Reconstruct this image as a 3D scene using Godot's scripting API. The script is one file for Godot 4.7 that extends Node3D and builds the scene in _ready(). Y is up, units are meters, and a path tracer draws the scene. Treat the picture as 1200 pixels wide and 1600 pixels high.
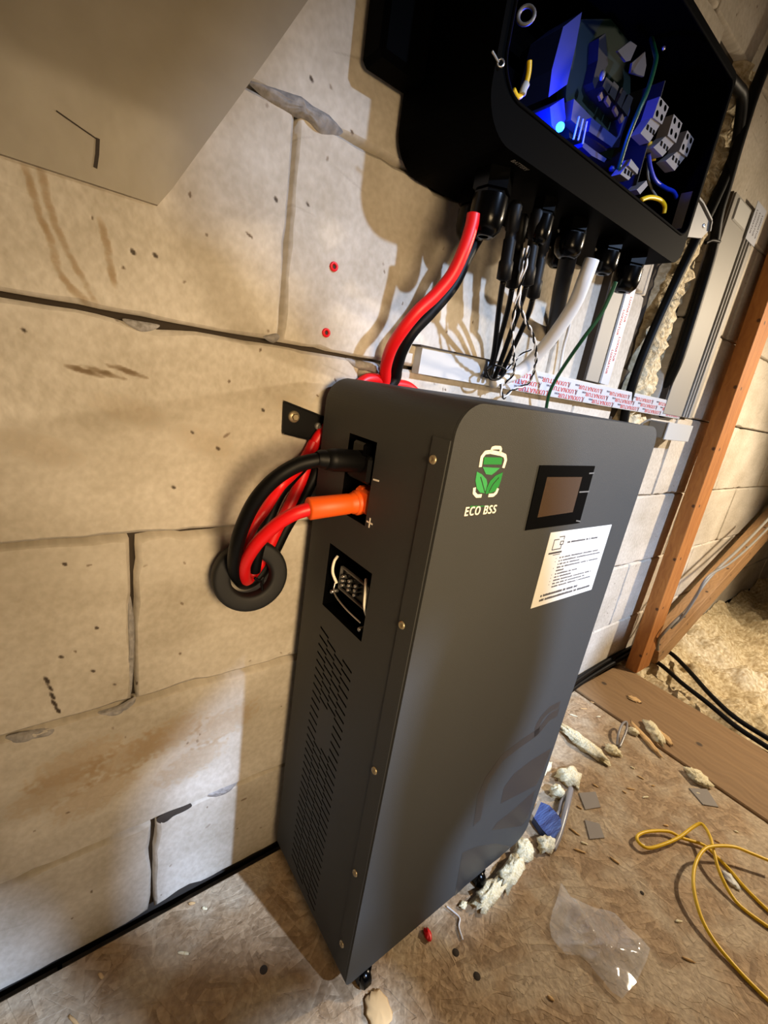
extends Node3D
# A home battery cabinet and an opened inverter on an attic gable wall of aerated concrete blocks.
# Wall face is z = 0, the floor is y = 0, x runs to the right along the wall.

var rng := RandomNumberGenerator.new()
var M := {}
const CAB_POS := Vector3(0, 0.035, 0.026)
const CAB_YAW := 0.0124
const CW := 0.4697
const CH := 0.9
const CD := 0.2571
const COLD_LAMP_POS := Vector3(0.56, 2.2, 2.2)

# ---------------------------------------------------------------- helpers
func numbered(n: String, parent: Node) -> String:
	if not parent.has_node(n):
		return n
	var k := 1
	while parent.has_node("%s_%03d" % [n, k]):
		k += 1
	return "%s_%03d" % [n, k]

func tag(o: Node, label: String, category: String, group := "", kind := "") -> void:
	o.set_meta("label", label)
	if category:
		o.set_meta("category", category)
	if group:
		o.set_meta("group", group)
	if kind:
		o.set_meta("kind", kind)

func thing(called: String, label: String, category: String, at := Vector3.ZERO, group := "") -> Node3D:
	var o := Node3D.new()
	o.name = numbered(called, self)
	add_child(o)
	o.position = at
	tag(o, label, category, group)
	return o

func put(called: String, mesh: Mesh, mat: Material, parent: Node = self, at := Vector3.ZERO, counted := true) -> MeshInstance3D:
	var o := MeshInstance3D.new()
	o.name = numbered(called, parent) if counted else StringName(called)
	o.mesh = mesh
	if mat:
		o.material_override = mat
	o.cast_shadow = GeometryInstance3D.SHADOW_CASTING_SETTING_ON
	parent.add_child(o, true)
	o.position = at
	return o

func structure(o: Node, label := "") -> void:
	o.set_meta("kind", "structure")
	if label:
		o.set_meta("label", label)

func mat(c: Color, rough := 0.8, metal := 0.0) -> StandardMaterial3D:
	var m := StandardMaterial3D.new()
	m.albedo_color = c
	m.roughness = rough
	m.metallic = metal
	return m

func begin() -> SurfaceTool:
	var st := SurfaceTool.new()
	st.begin(Mesh.PRIMITIVE_TRIANGLES)
	return st

func done(st: SurfaceTool, smooth := false) -> ArrayMesh:
	if not smooth:
		pass
	st.generate_normals()
	return st.commit()

# triangle whose front is seen from the side where a, b, c run counter-clockwise
func tri(st: SurfaceTool, a: Vector3, b: Vector3, c: Vector3) -> void:
	st.add_vertex(a)
	st.add_vertex(c)
	st.add_vertex(b)

func quad(st: SurfaceTool, a: Vector3, b: Vector3, c: Vector3, d: Vector3) -> void:
	tri(st, a, b, c)
	tri(st, a, c, d)

func flat() -> SurfaceTool:
	var st := begin()
	st.set_smooth_group(-1)
	return st

# a chamfered box
func cbox_into(st: SurfaceTool, size: Vector3, ch: float, t := Transform3D.IDENTITY) -> void:
	var h := size / 2
	ch = min(ch, min(h.x, min(h.y, h.z)) * 0.9)
	var i := h - Vector3.ONE * ch
	st.set_smooth_group(-1)
	for ax in 3:
		var u := (ax + 1) % 3
		var v := (ax + 2) % 3
		for s in [-1.0, 1.0]:
			var p: Array[Vector3] = []
			for q in [[-1, -1], [1, -1], [1, 1], [-1, 1]]:
				var a := Vector3.ZERO
				a[ax] = h[ax] * s
				a[u] = i[u] * q[0]
				a[v] = i[v] * q[1]
				p.append(t * a)
			if s > 0:
				quad(st, p[0], p[1], p[2], p[3])
			else:
				quad(st, p[3], p[2], p[1], p[0])
		# edges along ax
		for su in [-1.0, 1.0]:
			for sv in [-1.0, 1.0]:
				var e: Array[Vector3] = []
				for k in 4:
					var a2 := Vector3.ZERO
					a2[ax] = i[ax] * (-1.0 if k == 0 or k == 3 else 1.0)
					a2[u] = (h[u] if k < 2 else i[u]) * su
					a2[v] = (i[v] if k < 2 else h[v]) * sv
					e.append(t * a2)
				if su * sv > 0:
					quad(st, e[3], e[2], e[1], e[0])
				else:
					quad(st, e[0], e[1], e[2], e[3])
	for sx in [-1.0, 1.0]:
		for sy in [-1.0, 1.0]:
			for sz in [-1.0, 1.0]:
				var a3 := t * Vector3(h.x * sx, i.y * sy, i.z * sz)
				var b3 := t * Vector3(i.x * sx, h.y * sy, i.z * sz)
				var c3 := t * Vector3(i.x * sx, i.y * sy, h.z * sz)
				if sx * sy * sz > 0:
					tri(st, a3, b3, c3)
				else:
					tri(st, a3, c3, b3)

func cbox(size: Vector3, ch := 0.002) -> ArrayMesh:
	var st := begin()
	cbox_into(st, size, ch)
	return done(st)

func box_between(lo: Vector3, hi: Vector3, called: String, m: Material, parent: Node = self, ch := 0.002) -> MeshInstance3D:
	return put(called, cbox(hi - lo, ch), m, parent, (lo + hi) / 2)

# smooth path through points
func smooth_path(p: Array, per := 8) -> PackedVector3Array:
	var out := PackedVector3Array()
	for i in p.size() - 1:
		var a: Vector3 = p[max(i - 1, 0)]
		var b: Vector3 = p[i]
		var c: Vector3 = p[i + 1]
		var d: Vector3 = p[min(i + 2, p.size() - 1)]
		for k in per:
			out.append(b.cubic_interpolate(c, a, d, float(k) / per))
	out.append(p[p.size() - 1])
	return out

func tube_into(st: SurfaceTool, path: PackedVector3Array, radius: Variant, segs := 10) -> void:
	var n := path.size()
	var nx := Vector3.ZERO
	var prev: Array[Vector3] = []
	st.set_smooth_group(1)
	for i in n:
		var tn := (path[min(i + 1, n - 1)] - path[max(i - 1, 0)]).normalized()
		if i == 0:
			nx = tn.cross(Vector3.UP if absf(tn.y) < 0.9 else Vector3.RIGHT).normalized()
		else:
			nx = (nx - tn * nx.dot(tn)).normalized()
		var ny := tn.cross(nx)
		var r: float = radius if radius is float else radius[min(i, radius.size() - 1)]
		var ring: Array[Vector3] = []
		for k in segs:
			var a := TAU * k / segs
			ring.append(path[i] + (nx * cos(a) + ny * sin(a)) * r)
		if i > 0:
			for k in segs:
				var k2 := (k + 1) % segs
				quad(st, prev[k], prev[k2], ring[k2], ring[k])
		if i == 0 or i == n - 1:
			for k in segs:
				var k3 := (k + 1) % segs
				if i == 0:
					tri(st, path[i], ring[k3], ring[k])
				else:
					tri(st, path[i], ring[k], ring[k3])
		prev = ring

func tube(points: Array, r: float, segs := 10, per := 8) -> ArrayMesh:
	var st := begin()
	tube_into(st, smooth_path(points, per), r, segs)
	return done(st)

# lathe about an axis: profile of (radius, along)
func lathe_into(st: SurfaceTool, prof: Array, base: Vector3, axis: Vector3, segs := 24, round_ := true) -> void:
	axis = axis.normalized()
	var nx := axis.cross(Vector3.UP if absf(axis.y) < 0.9 else Vector3.RIGHT).normalized()
	var ny := axis.cross(nx)
	st.set_smooth_group(1 if round_ else -1)
	for i in prof.size() - 1:
		var a: Vector2 = prof[i]
		var b: Vector2 = prof[i + 1]
		for k in segs:
			var t0 := TAU * k / segs
			var t1 := TAU * (k + 1) / segs
			var d0 := nx * cos(t0) + ny * sin(t0)
			var d1 := nx * cos(t1) + ny * sin(t1)
			quad(st, base + axis * a.y + d0 * a.x, base + axis * a.y + d1 * a.x, base + axis * b.y + d1 * b.x, base + axis * b.y + d0 * b.x)

func lathe(prof: Array, base: Vector3, axis: Vector3, segs := 24, round_ := true) -> ArrayMesh:
	var st := begin()
	lathe_into(st, prof, base, axis, segs, round_)
	return done(st)

# polygon (counter-clockwise or not) extruded along z from z0 to z1
func extrude_into(st: SurfaceTool, poly: PackedVector2Array, z0: float, z1: float, t := Transform3D.IDENTITY) -> void:
	if Geometry2D.is_polygon_clockwise(poly):
		poly.reverse()
	st.set_smooth_group(-1)
	var ids := Geometry2D.triangulate_polygon(poly)
	for k in range(0, ids.size(), 3):
		var a := poly[ids[k]]
		var b := poly[ids[k + 1]]
		var c := poly[ids[k + 2]]
		if (b - a).cross(c - a) < 0:
			var s := b
			b = c
			c = s
		tri(st, t * Vector3(a.x, a.y, z1), t * Vector3(b.x, b.y, z1), t * Vector3(c.x, c.y, z1))
		tri(st, t * Vector3(a.x, a.y, z0), t * Vector3(c.x, c.y, z0), t * Vector3(b.x, b.y, z0))
	for k in poly.size():
		var p := poly[k]
		var q := poly[(k + 1) % poly.size()]
		quad(st, t * Vector3(p.x, p.y, z0), t * Vector3(q.x, q.y, z0), t * Vector3(q.x, q.y, z1), t * Vector3(p.x, p.y, z1))

func extrude(poly: PackedVector2Array, z0: float, z1: float, t := Transform3D.IDENTITY) -> ArrayMesh:
	var st := begin()
	extrude_into(st, poly, z0, z1, t)
	return done(st)

func stroke_into(st: SurfaceTool, line: PackedVector2Array, half: float, z0: float, z1: float) -> void:
	for poly in Geometry2D.offset_polyline(line, half, Geometry2D.JOIN_ROUND, Geometry2D.END_BUTT):
		if not Geometry2D.is_polygon_clockwise(poly):
			extrude_into(st, poly, z0, z1)

func rounded_rect(w: float, h: float, r: Array, n := 12) -> PackedVector2Array:
	# corner radii: bottom left, bottom right, top right, top left
	var out := PackedVector2Array()
	var cs := [Vector2(r[0], r[0]), Vector2(w - r[1], r[1]), Vector2(w - r[2], h - r[2]), Vector2(r[3], h - r[3])]
	for c in 4:
		for k in n + 1:
			var a := PI + PI / 2 * c + PI / 2 * k / n
			out.append(cs[c] + Vector2(cos(a), sin(a)) * r[c])
	return out

# a lumpy closed blob: a sphere pushed about by noise
func lump(size: Vector3, seed_: int, rough := 0.3, rings := 10, freq := 1.6) -> ArrayMesh:
	var nz := FastNoiseLite.new()
	nz.seed = seed_
	nz.frequency = freq
	nz.fractal_octaves = 3
	var st := begin()
	st.set_smooth_group(1)
	var segs := rings * 2
	var g := []
	for i in rings + 1:
		var row: Array[Vector3] = []
		for k in segs:
			var d := Vector3(sin(PI * i / rings) * cos(TAU * k / segs), cos(PI * i / rings), sin(PI * i / rings) * sin(TAU * k / segs))
			var q := 1.0 + rough * 1.8 * nz.get_noise_3dv(d + Vector3.ONE * 3.0)
			row.append(d * q * size / 2)
		g.append(row)
	for i in rings:
		for k in segs:
			var k2 := (k + 1) % segs
			if i > 0:
				tri(st, g[i][k], g[i][k2], g[i + 1][k2])
			if i < rings - 1:
				tri(st, g[i][k], g[i + 1][k2], g[i + 1][k])
	return done(st)

func text_mesh(s: String, height: float, font: String, bold := false, depth := 0.0003) -> TextMesh:
	var t := TextMesh.new()
	var f := SystemFont.new()
	f.font_names = PackedStringArray([font])
	f.font_weight = 700 if bold else 400
	t.font = f
	t.text = s
	t.font_size = 32
	t.pixel_size = height / 23.0
	t.depth = depth
	t.curve_step = 2.0
	return t

# ---------------------------------------------------------------- textures
func noise_bytes(w: int, h: int, seed_: int, freq: float, oct := 4, stretch := 1.0) -> PackedByteArray:
	var n := FastNoiseLite.new()
	n.seed = seed_
	n.frequency = freq
	n.fractal_octaves = oct
	n.noise_type = FastNoiseLite.TYPE_SIMPLEX_SMOOTH
	var im: Image
	if stretch != 1.0:
		im = n.get_seamless_image(int(w / stretch), h, false, false, 0.1, false)
		im.resize(w, h, Image.INTERPOLATE_BILINEAR)
	else:
		im = n.get_seamless_image(w, h, false, false, 0.1, false)
	im.convert(Image.FORMAT_L8)
	return im.get_data()

func tex(im: Image) -> ImageTexture:
	im.generate_mipmaps()
	return ImageTexture.create_from_image(im)

# colour and relief of aerated concrete; marks = [[x, y, rx, ry, turn, depth 0..1, colour], ...] in pixels
func concrete(seed_: int, marks: Array, base: Color, amount: float) -> StandardMaterial3D:
	var n := 1024
	var a := noise_bytes(n, n, seed_, 0.006, 5)
	var b := noise_bytes(n, n, seed_ + 1, 0.11, 3)
	var c := noise_bytes(n, n, seed_ + 2, 0.02, 4, 4.0)
	var px := PackedByteArray()
	px.resize(n * n * 3)
	var hh := PackedByteArray()
	hh.resize(n * n)
	var r0 := base.r8
	var g0 := base.g8
	var b0 := base.b8
	for i in n * n:
		var d := (a[i] - 128) * 0.20 * amount + (b[i] - 128) * 0.09 + (c[i] - 128) * 0.07
		px[i * 3] = clampi(int(r0 + d), 0, 255)
		px[i * 3 + 1] = clampi(int(g0 + d * 1.05), 0, 255)
		px[i * 3 + 2] = clampi(int(b0 + d * 1.15), 0, 255)
		hh[i] = clampi(int(150 + (a[i] - 128) * 0.03 + (b[i] - 128) * 0.22 + (c[i] - 128) * 0.10), 0, 255)
	rng.seed = seed_
	var all := marks.duplicate()
	for k in 260:   # pits and scratches of the blocks
		var big := rng.randf() < 0.12
		all.append([rng.randf() * n, rng.randf() * n, rng.randf_range(1.2, 2.6) * (1.7 if big else 1.0), rng.randf_range(0.8, 1.4) * (1.3 if big else 1.0), rng.randf() * PI, rng.randf_range(0.3, 0.9), Color(0.36, 0.29, 0.22)])
	for k in 70:
		all.append([rng.randf() * n, rng.randf() * n, rng.randf_range(8, 30), rng.randf_range(0.7, 1.2), rng.randf_range(-0.5, 0.5), rng.randf_range(0.06, 0.2), Color(0.42, 0.36, 0.29)])
	for m in all:
		var ca := cos(m[4])
		var sa := sin(m[4])
		var R := int(maxf(m[2], m[3])) + 2
		for y in range(int(m[1]) - R, int(m[1]) + R + 1):
			if y < 0 or y >= n:
				continue
			for x in range(int(m[0]) - R, int(m[0]) + R + 1):
				if x < 0 or x >= n:
					continue
				var dx: float = x - m[0]
				var dy: float = y - m[1]
				var u: float = (dx * ca + dy * sa) / m[2]
				var v: float = (-dx * sa + dy * ca) / m[3]
				var i := y * n + x
				var e := 1.0 - u * u - v * v + (b[i] - 128) * 0.006
				if e > 0:
					var k2: float = minf(1.0, e * 1.6) * m[5]
					var col: Color = m[6]
					px[i * 3] = int(lerpf(px[i * 3], col.r8, k2))
					px[i * 3 + 1] = int(lerpf(px[i * 3 + 1], col.g8, k2))
					px[i * 3 + 2] = int(lerpf(px[i * 3 + 2], col.b8, k2))
					if m.size() < 8:
						hh[i] = int(hh[i] * (1.0 - 0.5 * k2))
	var m2 := StandardMaterial3D.new()
	m2.albedo_texture = tex(Image.create_from_data(n, n, false, Image.FORMAT_RGB8, px))
	var him := Image.create_from_data(n, n, false, Image.FORMAT_L8, hh)
	him.convert(Image.FORMAT_RGBA8)
	him.bump_map_to_normal_map(4.0)
	m2.normal_enabled = true
	m2.normal_texture = tex(him)
	m2.normal_scale = 0.55
	m2.roughness = 0.95
	return m2

# pressed strand board, dusty and trodden
func strand_board(seed_: int) -> StandardMaterial3D:
	var n := 1024
	var a := noise_bytes(n, n, seed_, 0.005, 4)
	var b := noise_bytes(n, n, seed_ + 1, 0.06, 4)
	rng.seed = seed_
	var cr := PackedFloat32Array()
	cr.resize(n * n)
	var hh := PackedFloat32Array()
	hh.resize(n * n)
	for k in 2300:
		var cx := rng.randi() % n
		var cy := rng.randi() % n
		var ln := rng.randf_range(16, 60)
		var wd := rng.randf_range(3, 13)
		var an := rng.randfn(0.3, 0.75)
		var tone := rng.randf_range(-1.0, 1.0)
		var hi := rng.randf_range(0.25, 1.0)
		var ca := cos(an)
		var sa := sin(an)
		var R := int(ln * maxf(absf(ca), absf(sa)) + wd) + 1
		var Rx := int(ln * absf(ca) + wd * absf(sa)) + 1
		var Ry := int(ln * absf(sa) + wd * absf(ca)) + 1
		for y in range(-Ry, Ry + 1):
			for x in range(-Rx, Rx + 1):
				var u := (x * ca + y * sa) / ln
				var v := (-x * sa + y * ca) / wd
				if absf(u) < 1.0 and absf(v) < 1.0 - 0.3 * u * u:
					var i := posmod(cy + y, n) * n + posmod(cx + x, n)
					cr[i] = tone * 0.8 + v * 0.25
					hh[i] = hi + v * 0.35
	var px := PackedByteArray()
	px.resize(n * n * 3)
	var hb := PackedByteArray()
	hb.resize(n * n)
	for i in n * n:
		var dust := clampf((a[i] - 105) / 60.0, 0.0, 1.0)
		var t := cr[i] * (22.0 - 10.0 * dust) + (b[i] - 128) * 0.16
		px[i * 3] = clampi(int(lerpf(154, 172, dust) + t), 0, 255)
		px[i * 3 + 1] = clampi(int(lerpf(127, 152, dust) + t * 0.95), 0, 255)
		px[i * 3 + 2] = clampi(int(lerpf(94, 124, dust) + t * 0.85), 0, 255)
		hb[i] = clampi(int(90 + hh[i] * 70 + (b[i] - 128) * 0.4), 0, 255)
	var m := StandardMaterial3D.new()
	m.albedo_texture = tex(Image.create_from_data(n, n, false, Image.FORMAT_RGB8, px))
	var him := Image.create_from_data(n, n, false, Image.FORMAT_L8, hb)
	him.convert(Image.FORMAT_RGBA8)
	him.bump_map_to_normal_map(4.5)
	m.normal_enabled = true
	m.normal_texture = tex(him)
	m.normal_scale = 1.0
	m.roughness = 0.72
	m.uv1_triplanar = true
	m.uv1_world_triplanar = true
	m.uv1_scale = Vector3.ONE * 1.35
	return m

func timber(seed_: int, dark: Color, light: Color, along_y: bool) -> StandardMaterial3D:
	var n := 512
	var a := noise_bytes(n, n, seed_, 0.02, 5, 8.0)
	var b := noise_bytes(n, n, seed_ + 1, 0.008, 3)
	var im := Image.create(n, n, false, Image.FORMAT_RGB8)
	var hi := Image.create(n, n, false, Image.FORMAT_RGBA8)
	for y in n:
		for x in n:
			var i := y * n + x
			var g := a[i] / 255.0 + 0.13 * sin(y * 0.31 + b[i] * 0.05)
			var c := dark.lerp(light, clampf(g, 0, 1))
			var q := Vector2(fmod(x + 40.0, 256.0) - 130.0, fmod(y * 1.0, 340.0) - 150.0).length()
			if q < 9.0:
				c = c.lerp(dark.darkened(0.45), clampf((9.0 - q) / 4.0, 0, 1))
			if along_y:
				im.set_pixel(y, x, c)
				hi.set_pixel(y, x, Color(g, g, g))
			else:
				im.set_pixel(x, y, c)
				hi.set_pixel(x, y, Color(g, g, g))
	hi.bump_map_to_normal_map(2.5)
	var m := StandardMaterial3D.new()
	m.albedo_texture = tex(im)
	m.normal_enabled = true
	m.normal_texture = tex(hi)
	m.roughness = 0.75
	m.uv1_triplanar = true
	m.uv1_scale = Vector3.ONE * 2.5
	return m

func noisy(c0: Color, c1: Color, seed_: int, freq: float, rough: float, bump := 4.0, scale_ := 3.0) -> StandardMaterial3D:
	var n := 256
	var a := noise_bytes(n, n, seed_, freq, 5)
	var im := Image.create(n, n, false, Image.FORMAT_RGB8)
	var hi := Image.create(n, n, false, Image.FORMAT_RGBA8)
	for y in n:
		for x in n:
			var g := a[y * n + x] / 255.0
			im.set_pixel(x, y, c0.lerp(c1, clampf((g - 0.25) * 2.0, 0, 1)))
			hi.set_pixel(x, y, Color(g, g, g))
	hi.bump_map_to_normal_map(bump)
	var m := StandardMaterial3D.new()
	m.albedo_texture = tex(im)
	m.normal_enabled = true
	m.normal_texture = tex(hi)
	m.roughness = rough
	m.uv1_triplanar = true
	m.uv1_scale = Vector3.ONE * scale_
	return m

func make_materials() -> void:
	M.powder = noisy(Color(0.215, 0.217, 0.212), Color(0.23, 0.233, 0.227), 5, 0.3, 0.6, 1.2, 12.0)
	M.powder.metallic_specular = 0.4
	M.print_dark = mat(Color(0.165, 0.165, 0.167), 0.4)
	M.cream = mat(Color(0.97, 0.95, 0.88), 0.6)
	M.green = mat(Color(0.13, 0.52, 0.22), 0.5)
	M.green2 = mat(Color(0.22, 0.62, 0.33), 0.5)
	M.black = mat(Color(0.022, 0.021, 0.022), 0.5)
	M.black.metallic_specular = 0.3
	M.matt_black = mat(Color(0.008, 0.008, 0.009), 0.8)
	M.matt_black.metallic_specular = 0.12
	M.casing = mat(Color(0.006, 0.006, 0.007), 0.6)
	M.casing.metallic_specular = 0.1
	M.gloss_black = mat(Color(0.008, 0.008, 0.009), 0.2)
	M.gloss_black.metallic_specular = 0.3
	M.rubber = mat(Color(0.016, 0.016, 0.017), 0.5)
	M.rubber.metallic_specular = 0.3
	M.ferrite = noisy(Color(0.05, 0.05, 0.052), Color(0.075, 0.073, 0.072), 8, 0.2, 0.65, 1.5, 20.0)
	M.red = mat(Color(0.86, 0.06, 0.075), 0.42)
	M.orange = mat(Color(0.93, 0.36, 0.045), 0.5)
	M.white_pvc = mat(Color(0.70, 0.70, 0.69), 0.5)
	M.white_cable = mat(Color(0.85, 0.84, 0.82), 0.45)
	M.grey_pvc = mat(Color(0.52, 0.505, 0.475), 0.55)
	M.green_wire = mat(Color(0.01, 0.27, 0.14), 0.4)
	M.yellow = mat(Color(0.90, 0.73, 0.05), 0.4)
	M.blue_wire = mat(Color(0.04, 0.16, 0.7), 0.4)
	M.steel = mat(Color(0.75, 0.74, 0.72), 0.32, 0.9)
	M.brass = mat(Color(0.66, 0.60, 0.48), 0.4, 0.7)
	M.zinc = mat(Color(0.46, 0.45, 0.43), 0.5, 0.4)
	M.film_red = mat(Color(0.66, 0.16, 0.18), 0.6)
	M.film_grey = mat(Color(0.35, 0.34, 0.38), 0.6)
	M.film = mat(Color(0.67, 0.69, 0.745), 0.5)
	M.mortar = noisy(Color(0.50, 0.485, 0.47), Color(0.66, 0.64, 0.62), 31, 0.05, 0.95, 6.0, 5.0)
	M.joint = mat(Color(0.22, 0.19, 0.16), 1.0)
	M.render = noisy(Color(0.60, 0.565, 0.50), Color(0.64, 0.605, 0.54), 41, 0.02, 0.9, 1.5, 1.5)
	M.foam = noisy(Color(0.62, 0.53, 0.37), Color(0.90, 0.85, 0.72), 51, 0.035, 0.7, 10.0, 6.0)
	M.foam_chip = noisy(Color(0.82, 0.75, 0.55), Color(0.98, 0.95, 0.84), 53, 0.05, 0.75, 8.0, 14.0)
	M.timber = timber(61, Color(0.60, 0.36, 0.14), Color(0.72, 0.47, 0.21), true)
	M.brace = timber(64, Color(0.54, 0.41, 0.27), Color(0.68, 0.53, 0.36), true)
	M.plank = timber(67, Color(0.50, 0.385, 0.25), Color(0.56, 0.44, 0.295), true)
	M.plank.uv1_scale = Vector3.ONE * 1.6
	M.osb = strand_board(71)
	M.chip = mat(Color(0.80, 0.65, 0.44), 0.8)
	M.grey_plastic = mat(Color(0.55, 0.53, 0.52), 0.25)
	var glass := mat(Color(0.9, 0.92, 0.95, 0.24), 0.14)
	glass.transparency = BaseMaterial3D.TRANSPARENCY_ALPHA
	glass.cull_mode = BaseMaterial3D.CULL_DISABLED
	M.film_bag = glass
	var led := mat(Color(0.1, 0.3, 1.0), 0.5)
	led.emission_enabled = true
	led.emission = Color(0.12, 0.45, 1.0)
	led.emission_energy_multiplier = 14.0
	M.led = led
	# wall: one metre and a half of wall per texture; the left part carries its own stains
	M.wall_left = concrete(101, wall_marks(), Color(0.745, 0.71, 0.65), 1.0)
	M.wall_plain = concrete(131, [], Color(0.76, 0.725, 0.665), 0.8)

func wall_marks() -> Array:
	# stains and scratches seen on the blocks left of the cabinet; wall metres -> pixels (1.5 m = 1024)
	var st := Color(0.50, 0.39, 0.24)
	var dk := Color(0.20, 0.16, 0.12)
	var out := []
	var add := func(p: Vector2, rx: float, ry: float, turn: float, k: float, c: Color, flat_ := false):
		var e := [(p.x + 0.6) / 1.5 * 1024.0, (1.5 - p.y) / 1.5 * 1024.0, rx, ry, turn, k, c]
		if flat_:
			e.append(true)
		out.append(e)
	var runs := [[Vector2(-0.3215, 1.074), Vector2(-0.318, 1.058), Vector2(-0.3134, 1.038), Vector2(-0.3064, 1.024), Vector2(-0.3028, 0.9969), Vector2(-0.292, 0.9819), Vector2(-0.2762, 0.9702)], [Vector2(-0.3111, 1.078), Vector2(-0.3076, 1.056), Vector2(-0.3023, 1.036), Vector2(-0.2933, 1.014), Vector2(-0.2835, 0.9958), Vector2(-0.2694, 0.9697)], [Vector2(-0.2638, 1.048), Vector2(-0.2604, 1.031), Vector2(-0.257, 1.008), Vector2(-0.2539, 0.9936)]]
	for run in runs:
		for k in run.size() - 1:
			for s in 5:
				var p: Vector2 = run[k].lerp(run[k + 1], s / 5.0)
				add.call(p, 5.0, 2.6, 1.1, 0.2, st, true)
	for p in [Vector2(-0.2898, 0.9042), Vector2(-0.2814, 0.902), Vector2(-0.2725, 0.9051), Vector2(-0.2607, 0.9019), Vector2(-0.2482, 0.909), Vector2(-0.2388, 0.9061)]:
		add.call(p, 11.0, 2.2, 0.2, 0.55, Color(0.38, 0.30, 0.2), true)
	for p in [Vector2(-0.3369, 0.5218), Vector2(-0.3349, 0.5114), Vector2(-0.333, 0.498), Vector2(-0.3311, 0.4843), Vector2(-0.3283, 0.4731)]:
		add.call(p, 5.5, 1.5, 1.2, 0.9, dk)
	for p in [Vector2(-0.3205, 0.5518), Vector2(-0.2823, 0.5841), Vector2(-0.2644, 0.4908), Vector2(-0.2885, 0.5205), Vector2(-0.3324, 0.935), Vector2(-0.2148, 1.032), Vector2(-0.2362, 1.03), Vector2(-0.1935, 0.7705), Vector2(-0.3114, 0.6785), Vector2(-0.1393, 0.8222), Vector2(-0.0818, 0.8772), Vector2(-0.1719, 0.8418), Vector2(-0.0847, 1.127), Vector2(-0.043, 1.135), Vector2(-0.0521, 1.259)]:
		add.call(p, 2.4, 1.5, 0.7, 0.8, dk)
	for p in [Vector2(-0.311, 0.3772), Vector2(-0.2493, 0.3582), Vector2(-0.1974, 0.3703), Vector2(-0.2907, 0.3074), Vector2(-0.1583, 0.3001), Vector2(-0.1091, 0.3573), Vector2(-0.3341, 0.3439)]:
		add.call(p, 44.0, 22.0, -0.3, 0.30, Color(0.56, 0.43, 0.27), true)
	for p in [Vector2(-0.0296, 0.8814), Vector2(-0.1559, 0.8301), Vector2(-0.2426, 0.8641), Vector2(-0.3273, 0.8165)]:
		add.call(p, 30.0, 12.0, 0.3, 0.12, st, true)
	return out

# ---------------------------------------------------------------- the scene
func _ready() -> void:
	rng.seed = 7
	setup_camera_and_light()
	make_materials()
	build_room()
	build_wall()
	build_cabinet()
	build_inverter()
	build_cables()
	build_trunking()
	build_timbers()
	build_floor_things()

func setup_camera_and_light() -> void:
	var cam := Camera3D.new()
	cam.name = "camera"
	cam.fov = 98.13
	cam.near = 0.02
	cam.far = 50.0
	cam.transform = Transform3D(Basis(Vector3(0.796711, 0.152261, 0.584865), Vector3(0.056564, 0.944710, -0.322992), Vector3(-0.601707, 0.290414, 0.744049)), Vector3(-0.322372, 0.946482, 0.593932))
	add_child(cam)
	cam.current = true

	var we := WorldEnvironment.new()
	we.name = "environment"
	var e := Environment.new()
	e.background_mode = Environment.BG_COLOR
	e.background_color = Color(0.02, 0.02, 0.022)
	e.tonemap_mode = Environment.TONE_MAPPER_LINEAR
	e.tonemap_exposure = 1.0
	e.sdfgi_enabled = true
	e.ssao_enabled = true
	e.ssil_enabled = true
	we.environment = e
	add_child(we)

	# unseen warm lamp behind the camera, placed to light wall and cabinet
	unseen_warm_lamp(Vector3(-0.2, 1.0, 1.2), Vector3(0.06, 0.7, 0.0), Color(1.0, 0.865, 0.67), 1.75)
	# unseen neutral lamp on the right, placed to light the right wall and floor
	unseen_side_lamp(Vector3(2.3, 1.5, 1.0), Vector3(1.0, 0.0, 0.55), Color(1.0, 0.915, 0.79), 4.3)
	# unseen cold lamp further back, placed for the cold patches on the wall
	unseen_cold_lamp(COLD_LAMP_POS, Vector3(0.34, -0.75, 0.0), Color(0.74, 0.84, 1.0), 19.0)

func unseen_warm_lamp(at: Vector3, aim: Vector3, c: Color, energy: float) -> void:
	var t := thing("unseen_warm_lamp", "unseen warm lamp behind the camera, lighting the wall and cabinet", "lamp", at)
	var fw := (aim - at).normalized()
	var l := SpotLight3D.new()
	l.name = "warm_light"
	l.light_color = c
	l.light_energy = energy
	l.light_size = 0.2
	l.spot_range = 12.0
	l.spot_angle = 40.0
	l.spot_angle_attenuation = 1.0
	l.spot_attenuation = 2.0
	l.shadow_enabled = true
	t.add_child(l)
	l.look_at_from_position(at + fw * 0.02, aim)
	var g := mat(Color(1, 0.9, 0.75), 0.4)
	g.emission_enabled = true
	g.emission = c
	g.emission_energy_multiplier = 3.0
	var dk := mat(Color(0.05, 0.05, 0.05))
	put("bulb", lathe([Vector2(0.001, -0.004), Vector2(0.19, -0.004), Vector2(0.19, 0.0), Vector2(0.001, 0.0)], Vector3.ZERO, fw), g, t)
	put("reflector", lathe([Vector2(0.001, -0.1), Vector2(0.03, -0.1), Vector2(0.2, -0.006), Vector2(0.001, -0.006)], Vector3.ZERO, fw), dk, t)
	put("cord", tube([-fw * 0.09, Vector3(-0.05, 0.3, 0.1), Vector3(0, 2.5 - at.y, 0.1)], 0.003), dk, t)

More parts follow.
